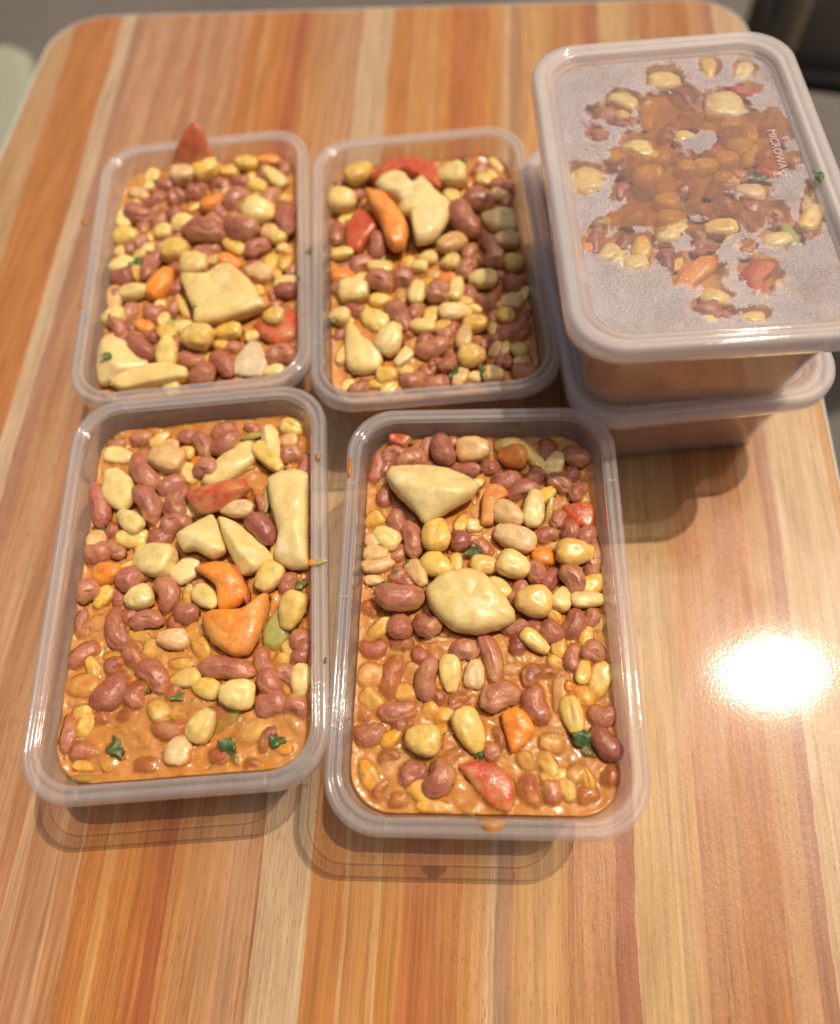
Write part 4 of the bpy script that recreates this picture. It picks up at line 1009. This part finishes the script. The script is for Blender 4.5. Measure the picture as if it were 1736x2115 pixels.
def sauce(pose, z0, base, zones, label, seed=1, lidded=False, placed=()):
    K, dens = (60 if lidded else 98), []
    din = wall_inset(base) + 0.55
    bs = rr(din, 0)
    n = len(bs)
    for i in range(n):
        a, b = bs[i], bs[(i + 1) % n]
        L = math.hypot(b[0] - a[0], b[1] - a[1])
        m = max(1, int(round(L / (1.8 if lidded else 1.1))))
        for j in range(m):
            s = j / m
            dens.append((a[0] + (b[0] - a[0]) * s, a[1] + (b[1] - a[1]) * s))
    D = np.array(dens)
    S = 1 - np.arange(K) / K
    P = D[None] * S[:, None, None]
    X, Y = P[..., 0], P[..., 1]
    H = np.zeros(X.shape)
    for i in range(K):
        for j in range(len(D)):
            v = Vector((X[i, j], Y[i, j], seed * 7.0))
            H[i, j] = 1.3 * noise.noise(v * 0.085) + 0.75 * noise.noise(v * 0.22) + 0.32 * noise.noise(v * 0.55)
    if lidded:
        H *= 0.6
    H += base - 0.7
    if not lidded:
        if seed <= 2:      # soupier towards the near side of the two front tubs
            u_ = np.clip((Y + 30) / 45.0, 0, 1)
            H += 0.7 - 1.2 * u_ * u_ * (3 - 2 * u_)
        else:
            H -= 0.4
    # what lies under every point of the surface, found by casting down on the real pieces
    top_ = np.full(X.shape, -99.0)
    pxx, pyy, th = pose
    Tm = Matrix.Translation((pxx * MM, pyy * MM, z0 * MM)) @ Matrix.Rotation(th, 4, 'Z')
    for me_, mw, cx, cy, rad in placed:
        tree = bvh_of(me_)
        A = mw.inverted() @ Tm
        B = A.inverted()
        dirv = (A.to_3x3() @ Vector((0, 0, -1)))
        near = np.argwhere((X - cx) ** 2 + (Y - cy) ** 2 < rad * rad)
        for i, j in near:
            o_ = A @ Vector((X[i, j] * MM, Y[i, j] * MM, 0.09))
            hit = tree.ray_cast(o_, dirv)
            if hit[0] is not None:
                z = (B @ hit[0]).z / MM
                if z > top_[i, j]:
                    top_[i, j] = z
    Hb = H.copy()
    if placed and not lidded:
        over = np.clip(top_ - Hb, 0, None)
        nz = np.zeros(X.shape)
        for i in range(K):
            for j in range(len(D)):
                nz[i, j] = noise.noise(Vector((X[i, j] * 0.35, Y[i, j] * 0.35, seed * 3.0)))
        film_t = (0.62 + 0.45 * nz) * np.exp(-over / (1.6 + 1.3 * nz))
        H = np.where(top_ > Hb, top_ + film_t, Hb + film_t)
        H = np.where(over > 2.6, Hb, H)
        thick = H - np.maximum(top_, Hb - 6.0)
        body = 1 - np.exp(-np.clip(thick, 0, None) / 0.55)
        body *= np.clip((2.5 - over) / 0.9, 0, 1)
        # far below the rim of a tall chunk the film has run off
        body *= np.clip((0.30 + 0.70 * np.exp(-over / 1.6)), 0, 1)
    elif lidded:
        H = np.minimum(H, 54.2)
        body = np.full(X.shape, 0.93)
    else:
        body = np.full(X.shape, 0.93)
    body = np.clip(body, 0, 0.94)
    # meniscus against the wall
    H += 0.9 * np.exp(-((1 - S) / 0.016) ** 1.0)[:, None]
    verts, faces, mats = [], [], []
    bodyv = []
    def shell(drop, inset, mi):
        HH = H if mi == 0 else Hb
        base_i = len(verts)
        m = len(D)
        sc_ = 1 - inset / 50.0
        for i in range(K):
            for j in range(m):
                verts.append((X[i, j] * sc_ * MM, Y[i, j] * (1 - inset / 80.0) * MM, (HH[i, j] - drop) * MM))
                bodyv.append(body[i, j])
        ctr = len(verts)
        verts.append((0, 0, (HH[-1].mean() - drop) * MM))
        bodyv.append(float(body[-1].mean()))
        for i in range(K - 1):
            for j in range(m):
                a0 = base_i + i * m + j; a1 = base_i + i * m + (j + 1) % m
                faces.append((a0, a1, a1 + m, a0 + m)); mats.append(mi)
        for j in range(m):
            faces.append((base_i + (K - 1) * m + j, base_i + (K - 1) * m + (j + 1) % m, ctr)); mats.append(mi)
        # sides follow the tapering wall
        prev = base_i
        for z in (base - 4, base - 12, base - 22, base - 32, 8, 3.0, 1.8):
            d = wall_inset(max(z, 8)) + 0.55 + (1.2 if z == 3.0 else 4.5 if z == 1.8 else 0) + inset
            fx, fy = (HW - d) / (HW - din), (HL - d) / (HL - din)
            cur = len(verts)
            for j in range(m):
                verts.append((D[j, 0] * fx * MM, D[j, 1] * fy * MM, (z + inset * 0.3) * MM))
                bodyv.append(0.9)
            for j in range(m):
                faces.append((prev + (j + 1) % m, prev + j, cur + j, cur + (j + 1) % m)); mats.append(mi)
            prev = cur
        faces.append(tuple(prev + j for j in reversed(range(m)))); mats.append(mi)
    shell(0.0, 0.0, 0)
    shell(2.3, 0.9, 1)
    me = bpy.data.meshes.new('stew_sauce')
    me.from_pydata(verts, [], faces)
    me.materials.append(MAT['broth'])
    me.materials.append(MAT['mash'])
    me.polygons.foreach_set('material_index', mats)
    at_ = me.attributes.new('body', 'FLOAT', 'POINT')
    at_.data.foreach_set('value', [float(v) for v in bodyv])
    o = link('stew_sauce', me, None)
    o.location = (pose[0] * MM, pose[1] * MM, z0 * MM)
    o.rotation_euler = (0, 0, pose[2])
    tag(o, label, 'sauce')
    return o

POSE = {'FR': (18.995, 97.291, -0.15158), 'FL': (-96.724, 126.228, -0.06565), 'BL': (-92.089, 298.495, -0.05214),
        'BM': (21.236, 277.423, -0.07427), 'SU': (128.337, 242.628, -0.10089), 'SL': (132.67, 249.949, -0.04748)}
WHERE = {'FR': 'front right tub', 'FL': 'front left tub', 'BL': 'back left tub', 'BM': 'back middle tub', 'SU': 'upper lidded tub'}
TUBLAB = {'FR': 'open clear plastic tub of stew beside the white sun glare, nearest the lens',
          'FL': 'open clear plastic tub of stew with smeared yellow wall and orange tomato mush',
          'BL': 'blurred open tub of stew at the back left with a tomato wedge standing up',
          'BM': 'open tub of stew pressed against the lidded stack, its right side in shade',
          'SU': 'lidded tub with fogged lid and orange sauce patch, on top of the stack',
          'SL': 'lidded tub at the bottom of the stack, under the fogged tub'}
# landmark phrases (one per outlined piece) and the labels of the outlined pieces
refs_label, refs_short = {}, {}
def lm(key, rows):
    refs_short[key] = [a for a, b in rows]
    refs_label[key] = [f"{b}, {WHERE[key]}" for a, b in rows]
lm('FR', [('the pointed potato', 'pointed yellow potato chunk with a ridge near the back wall'), ('the round potato', 'large rounded pale yellow potato chunk in the middle'),
          ('the carrot cube', 'bright orange carrot cube between beans'), ('the curled carrot', 'curled orange carrot strip beside two kernels'),
          ('the upright tomato skin', 'small red tomato skin standing up at the back wall'), ('the wall tomato', 'soft red tomato piece half sunk at the right wall'),
          ('the tomato wedge', 'big red tomato wedge lying in the sauce at the front'), ('the onion slice', 'thin white onion slice by a small carrot bit'),
          ('the onion flakes', 'translucent onion flakes between dark beans'), ('the onion sliver', 'pale onion sliver under the round potato'), ('the onion scrap', 'tiny onion scrap left of the stacked kernels')])
lm('FL', [('the sunken back potato', 'sauce coated potato chunk half sunk near the back'), ('the white potato finger', 'narrow white potato finger standing at the back right'),
          ('the oval potato', 'oval pale potato chunk near the left wall'), ('the long potato', 'largest long potato chunk against the right wall'),
          ('the white potato cube', 'white blocky potato chunk in the middle'), ('the potato wedge', 'yellow potato wedge between white cube and long chunk'),
          ('the small potato', 'small peeled potato lump under the white cube'), ('the left drowned potato', 'potato slab drowned in sauce at the front left'),
          ('the right drowned potato', 'pale potato piece drowned in sauce at the front right'), ('the tomato wedge', 'red tomato wedge lying behind the white potato cube'),
          ('the red tomato strip', 'thin red tomato strip on the orange mush'), ('the upper orange mush', 'upper lobe of soft orange vegetable mush'),
          ('the lower orange mush', 'lower lobe of bright orange vegetable mush'), ('the onion bit', 'white onion bit beside the bright yellow kernel'), ('the onion crumb', 'tiny white onion crumb beside the orange carrot bit')])
lm('BL', [('the square potato', 'large square potato chunk with red flecks in the middle'), ('the front left potato', 'pale potato chunk with a green fleck in the front corner'),
          ('the rim potato', 'flat pale potato slice along the front rim'), ('the standing tomato', 'red tomato wedge standing above the back of the tub'),
          ('the wall tomato', 'red tomato chunk against the right wall'), ('the onion petal', 'translucent ribbed onion petal at the front')])
lm('BM', [('the arched tomato', 'large red arched tomato skin at the back'), ('the mushy tomato', 'soft red tomato piece left of the orange arch'),
          ('the orange arch', 'curved orange tomato slice leaning on the potato'), ('the big potato', 'tall pale potato chunk with a kernel on it'),
          ('the shaded potato', 'potato chunk in shade against the right wall'), ('the notched potato', 'notched pale potato chunk near the left wall'),
          ('the small potato', 'small broken potato bit beside the big white kernel'), ('the onion shard', 'grey translucent onion shard beside a kernel')])
lm('SU', [('the orange carrot', 'bright orange carrot wedge pressed on the lid'), ('the red tomato', 'forked red tomato piece pressed on the lid'),
          ('the tomato sliver', 'thin red tomato sliver at the back'), ('the tomato smear', 'soft red tomato near the embossed letters'),
          ('the yellow potato', 'yellow potato chunk touching the lid at the back'), ('the fogged potato', 'pale potato blurred by fog at the left')])

BASE = {'FR': 45.5, 'FL': 45.5, 'BL': 46.0, 'BM': 45.0, 'SU': 51.5, 'SL': 50.0}
SMEAR = [(1.5, 44.8, 10.6, 9.4), (-7.1, 36.3, 5.3, 6.6), (-5.1, 26.8, 6.1, 7.7), (9.1, 37.1, 8.7, 7.9), (21.9, 30.3, 5.2, 6.5), (34.1, 30.2, 8.6, 6.5), (42.1, 30.6, 3.4, 7.8), (-24.1, 17.3, 5.2, 5.0), (-19.9, 10.6, 5.1, 7.4), (-13.9, 5.0, 7.6, 7.3), (-3.9, 13.8, 5.1, 7.5), (1.6, 5.8, 8.4, 6.1), (10.1, 14.8, 5.1, 7.5), (18.2, 16.5, 7.6, 7.5), (29.1, 15.3, 8.4, 7.5), (35.8, 7.0, 5.8, 7.4), (-3.7, 0.2, 5.0, 6.0), (1.0, -6.3, 8.2, 7.1), (-16.1, -8.1, 9.1, 7.0), (-12.5, -16.6, 9.0, 5.7), (-26.1, -18.8, 8.2, 4.0), (-20.6, -15.8, 6.6, 4.6), (-31.8, -18.2, 4.1, 2.5), (7.4, -16.3, 6.5, 4.6), (12.7, 2.1, 6.6, 6.0), (14.1, -15.8, 4.9, 4.0), (21.2, -24.6, 3.2, 4.5), (-15.2, -23.2, 2.4, 3.4), (6.8, -6.9, 4.9, 5.9), (24.8, 7.0, 8.3, 4.9)]
HOLES = [(-1.6, 31.7, 3.1, 2.9), (7.1, 21.5, 7.7, 5.7), (-9.8, 7.0, 1.9, 2.2), (2.3, 19.5, 5.1, 6.3), (-2.7, -3.5, 3.3, 5.9), (28.7, 1.7, 6.6, 5.4), (4.9, -12.0, 2.5, 2.9), (11.1, 47.8, 4.4, 6.8), (23.1, -8.6, 6.5, 5.9)]

def make_tub(key, z0):
    x, y, th = POSE[key]
    root = thing('lidded_food_tub' if key[0] == 'S' else 'food_tub', TUBLAB[key], 'food tub', (x * MM, y * MM, z0 * MM), th,
                 'lidded tubs stacked one on the other' if key[0] == 'S' else 'open tubs of bean stew on the table')
    tub_parts(root)
    return root

def cen(pts):
    return sum(p[0] for p in pts) / len(pts), sum(p[1] for p in pts) / len(pts)

for si, key in enumerate(('FR', 'FL', 'BL', 'BM')):
    make_tub(key, 0.3)
    refs = [(refs_short[key][i], *cen(p[3])) for i, p in enumerate(FOOD[key][1])]
    zs, pl = fill(key, POSE[key], 0.3, BASE[key], WHERE[key], refs, None, si + 1)
    sauce(POSE[key], 0.3, BASE[key], zs, f"orange brown bean stew sauce filling the {WHERE[key]}", si + 1, placed=pl)

# the stack of two lidded tubs
ZL, ZU = 0.3, 0.3 + 54.9
rl = make_tub('SL', ZL)
sauce(POSE['SL'], ZL, BASE['SL'], [], 'brownish stew sauce filling the bottom tub of the stack', 8, True)
def fog_low(x, y):
    return 0.72 + 0.35 * noise.noise(Vector((x * 0.08, y * 0.08, 3.0)))
lid_parts(rl, fog_low, False, 3)
ru = make_tub('SU', ZU)
key = 'SU'
refs = [(refs_short[key][i], *cen(p[3])) for i, p in enumerate(FOOD[key][1])]
zsu, plu = fill(key, POSE[key], ZU, BASE[key], WHERE[key], refs, 54.75, 6)
sauce(POSE[key], ZU, BASE[key] - 0.6, zsu, 'brown bean stew sauce filling the upper lidded tub', 6, True)

def field(x, y):
    f = 0.0
    for cx, cy, a, b in SMEAR:
        q = ((x - cx) / a) ** 2 + ((y - cy) / b) ** 2
        f += math.exp(-1.1 * q)
    for cx, cy, a, b in HOLES:
        q = ((x - cx) / a) ** 2 + ((y - cy) / b) ** 2
        f -= 1.5 * math.exp(-1.0 * q)
    return f + 0.10 + 0.25 * noise.noise(Vector((x * 0.22, y * 0.22, 5.0))) + 0.12 * noise.noise(Vector((x * 0.6, y * 0.6, 5.0)))
TH = 0.42
def fog_up(x, y):
    c = 0.0
    f = field(x, y)
    c = max(c, min(1.0, max(0.0, (f - TH + 0.30) / 0.4)))
    for (zx, zy, a, b, ang, cz, hh, r, k) in zsu:
        if r < 0:
            continue
        dx, dy = x - zx, y - zy
        ca, sa = math.cos(ang), math.sin(ang)
        q = math.sqrt(((dx * ca + dy * sa) / (a * 1.02)) ** 2 + ((-dx * sa + dy * ca) / (b * 1.02)) ** 2)
        if k == 'P':
            q *= 1.25
        c = max(c, min(1.0, max(0.0, (1.9 - q) / 1.2)))
    for cx, cy, a, b in HOLES[1:2]:
        q = ((x - cx) / a) ** 2 + ((y - cy) / b) ** 2
        c *= 1 - math.exp(-1.2 * q * q)
    return 1.0 - c
lidu, panu = lid_parts(ru, fog_up, True, 4)

# sauce sticking to the underside of the upper lid: smooth-edged film with thickness
def film(x0, x1, y0, y1, st, fn, th, zt, zb):
    bm_ = bmesh.new()
    nx, ny = int((x1 - x0) / st), int((y1 - y0) / st)
    val = [[fn(x0 + i * st, y0 + j * st) - th for j in range(ny + 1)] for i in range(nx + 1)]
    cache = {}
    def vert(key_, x, y):
        if key_ not in cache:
            cache[key_] = (bm_.verts.new((x * MM, y * MM, zt * MM)), bm_.verts.new((x * MM, y * MM, zb * MM)))
        return cache[key_]
    for i in range(nx):
        for j in range(ny):
            cs = [(i, j), (i + 1, j), (i + 1, j + 1), (i, j + 1)]
            vv = [val[a][b] for a, b in cs]
            if max(vv) <= 0:
                continue
            loop = []
            for q in range(4):
                a, b = cs[q], cs[(q + 1) % 4]
                va, vb = vv[q], vv[(q + 1) % 4]
                if va > 0:
                    loop.append((vert(a, x0 + a[0] * st, y0 + a[1] * st), False))
                if (va > 0) != (vb > 0):
                    s = va / (va - vb)
                    kk = (min(a, b), max(a, b))
                    loop.append((vert(kk, x0 + (a[0] + (b[0] - a[0]) * s) * st, y0 + (a[1] + (b[1] - a[1]) * s) * st), True))
            if len(loop) < 3:
                continue
            try:
                bm_.faces.new([l[0][0] for l in loop])
                bm_.faces.new([l[0][1] for l in reversed(loop)])
            except ValueError:
                continue
            for q in range(len(loop)):
                A, B = loop[q], loop[(q + 1) % len(loop)]
                if A[1] and B[1]:
                    try:
                        bm_.faces.new((B[0][0], A[0][0], A[0][1], B[0][1]))
                    except ValueError:
                        pass
    return bm_
sf = link('sauce_smear', film(-42, 50, -34, 60, 1.1, field, TH, 54.98, 54.78), MAT['smear'], lidu)

# ------------------------------------------------------------------ bits stuck on rims
def local(key, x, y, z, z0=0.3):
    px, py, th = POSE[key]
    return Matrix.Translation((px * MM, py * MM, z0 * MM)) @ Matrix.Rotation(th, 4, 'Z') @ Matrix.Translation((x * MM, y * MM, z * MM))
def bit(name, me, key, x, y, z, s, ang, label, cat, z0=0.3):
    o = bpy.data.objects.new(name, me)
    C.objects.link(o)
    o.matrix_world = local(key, x, y, z, z0) @ Matrix.Rotation(R(ang), 4, 'Z') @ Matrix.Diagonal((s[0] * MM, s[1] * MM, s[2] * MM, 1))
    tag(o, label, cat)
    return o
bit('herb_leaf', LEAF_M[1], 'BL', 57.2, -7.5, 58.4, (5.5, 3.6, 3.2), 60, 'dark green leaf scrap caught on the rim of the back left tub', 'herb leaf')
bit('herb_leaf', LEAF_M[0], 'BL', 51.5, -24.6, 58.0, (4.0, 2.2, 1.5), 85, 'light green fleck on the right rim of the back left tub', 'herb leaf')
bit('pepper_piece', PEP_M, 'FL', 54.6, -2.0, 58.2, (6.5, 2.2, 1.6), 15, 'thin green strip lying across the right rim, front left tub', 'green pepper')
bit('carrot_piece', CAR_M[0], 'FL', 51.2, -1.5, 57.8, (3.6, 3.0, 1.8), 30, 'orange carrot crumb on the inner rim of the front left tub', 'carrot')
bit('herb_leaf', LEAF_M[2], 'FL', 56.0, -41.9, 57.8, (2.0, 3.0, 1.5), 0, 'tiny green fleck between the two front tubs', 'herb leaf')
bit('herb_leaf', LEAF_M[3], 'SU', 48.6, -7.1, 59.0, (5.0, 8.0, 3.0), 10, 'green leaf scrap trapped at the lid rim of the upper tub', 'herb leaf', ZU)

def drip(key, outline, label, z0=0.3, th=0.5):
    """thin dried smear lying on a surface: outline of (x, y, z) in tub mm"""
    bm_ = bmesh.new()
    n = len(outline)
    t1 = [bm_.verts.new((p[0] * MM, p[1] * MM, (p[2] + th * 0.4) * MM)) for p in outline]
    b1 = [bm_.verts.new((p[0] * MM, p[1] * MM, (p[2] - th * 0.6) * MM)) for p in outline]
    c = Vector((sum(p[0] for p in outline), sum(p[1] for p in outline), sum(p[2] for p in outline))) / n
    ct = bm_.verts.new((c.x * MM, c.y * MM, (c.z + th) * MM))
    for i in range(n):
        j = (i + 1) % n
        bm_.faces.new((t1[i], t1[j], ct))
        bm_.faces.new((b1[i], b1[j], t1[j], t1[i]))
    bm_.faces.new(list(reversed(b1)))
    bmesh.ops.recalc_face_normals(bm_, faces=bm_.faces)
    o = link('sauce_drip', bm_, MAT['drip'])
    o.matrix_world = local(key, 0, 0, 0, z0)
    tag(o, label, 'sauce drip')
    return o
drip('FR', [(-3, -80.4, 57.2), (2, -79.9, 57.5), (7.5, -80.4, 57.2), (6, -82.6, 57.3), (4.5, -84.0, 57.6), (3.2, -85.2, 57.5), (1.5, -85.0, 57.5), (0, -83.8, 57.6), (-1.8, -82.2, 57.2)], 'orange sauce drip running over the front rim of the front right tub', th=0.35)
drip('BL', [(-61 + 1.8 * math.cos(a), 30 + 2.2 * math.sin(a), 57.8) for a in [i * math.pi / 6 for i in range(12)]], 'small brown sauce spot at the left rim of the back left tub')
drip('BL', [(-55.9 + 1.1 * math.cos(a), -26.8 + 1.7 * math.sin(a), 57.8) for a in [i * math.pi / 6 for i in range(12)]], 'tiny reddish sauce spot on the left rim near a front corner')
drip('FR', [(-55.0 + 1.2 * math.cos(a), 57 + 5.0 * math.sin(a), 57.8) for a in [i * math.pi / 6 for i in range(12)]], 'yellow sauce smear on the left rim of the front right tub')
drip('FL', [(54.0 + 1.3 * math.cos(a), 47 + 1.5 * math.sin(a), 58.0) for a in [i * math.pi / 6 for i in range(12)]], 'round yellow sauce dot on the right rim of the front left tub')

# ------------------------------------------------------------------ what shows beyond the table
def box(bm_, x0, x1, y0, y1, z0, z1, bev=0.0):
    r_ = bmesh.ops.create_cube(bm_, size=1.0)
    bmesh.ops.scale(bm_, vec=(x1 - x0, y1 - y0, z1 - z0), verts=r_['verts'])
    bmesh.ops.translate(bm_, vec=((x0 + x1) / 2, (y0 + y1) / 2, (z0 + z1) / 2), verts=r_['verts'])
    return r_['verts']
def tube(bm_, a, b, r0, r1, n=16):
    a, b = Vector(a), Vector(b)
    d = (b - a).normalized()
    u = d.orthogonal().normalized()
    w = d.cross(u)
    ra = [bm_.verts.new(a + (u * math.cos(2 * math.pi * i / n) + w * math.sin(2 * math.pi * i / n)) * r0) for i in range(n)]
    rb = [bm_.verts.new(b + (u * math.cos(2 * math.pi * i / n) + w * math.sin(2 * math.pi * i / n)) * r1) for i in range(n)]
    for i in range(n):
        bm_.faces.new((ra[i], ra[(i + 1) % n], rb[(i + 1) % n], rb[i]))
    bm_.faces.new(list(reversed(ra)))
    bm_.faces.new(rb)
mg = simple('pale_green_plastic', (0.30, 0.31, 0.23, 1), 0.45, 0, 30, 0.1)
mk = simple('dark_brown_vinyl', (0.035, 0.026, 0.018, 1), 0.55, 0.4, 60, 0.3)
mo = simple('olive_brown_frame', (0.13, 0.095, 0.05, 1), 0.5, 0, 40, 0.2)
st = thing('plastic_stool', 'pale green plastic stool behind the left corner of the table', 'stool', (-0.60, 1.00, -0.75), 0.2)
link('seat', loft([[(x, y, z) for x, y in round_rect(-165 + d, 165 - d, -165 + d, 165 - d, 60, 8)] for d, z in ((8, 395), (0, 400), (0, 418), (6, 428), (20, 432))], cap0=True, cap1=True), mg, st)
for sx in (-1, 1):
    for sy in (-1, 1):
        bm = bmesh.new()
        tube(bm, (sx * .12, sy * .12, .40), (sx * .16, sy * .16, 0), .022, .018)
        link('leg', bm, mg, st)
ch = thing('chair', 'dark brown padded chair with olive frame beyond the right edge of the table', 'chair', (0.80, 0.98, -0.75), -0.42)
bm = bmesh.new()
vs_ = box(bm, -.23, .23, -.23, .23, .41, .46)
bmesh.ops.bevel(bm, geom=bm.edges[:], offset=.02, segments=3, affect='EDGES')
link('seat', bm, mk, ch)
bm = bmesh.new()
box(bm, -.22, .22, .22, .25, .55, .90)
bmesh.ops.bevel(bm, geom=bm.edges[:], offset=.012, segments=2, affect='EDGES')
link('backrest', bm, mk, ch)
for sx in (-1, 1):
    for sy in (-1, 1):
        bm = bmesh.new()
        tube(bm, (sx * .20, sy * .20, .90 if sy > 0 else .66), (sx * .21, sy * .22, 0), .016, .016)
        link('leg', bm, mo, ch)
    bm = bmesh.new()
    vs_ = box(bm, sx * .215 - .032, sx * .215 + .032, -.23, .22, .65, .675)
    bmesh.ops.bevel(bm, geom=bm.edges[:], offset=.008, segments=2, affect='EDGES')
    link('armrest', bm, mo, ch)
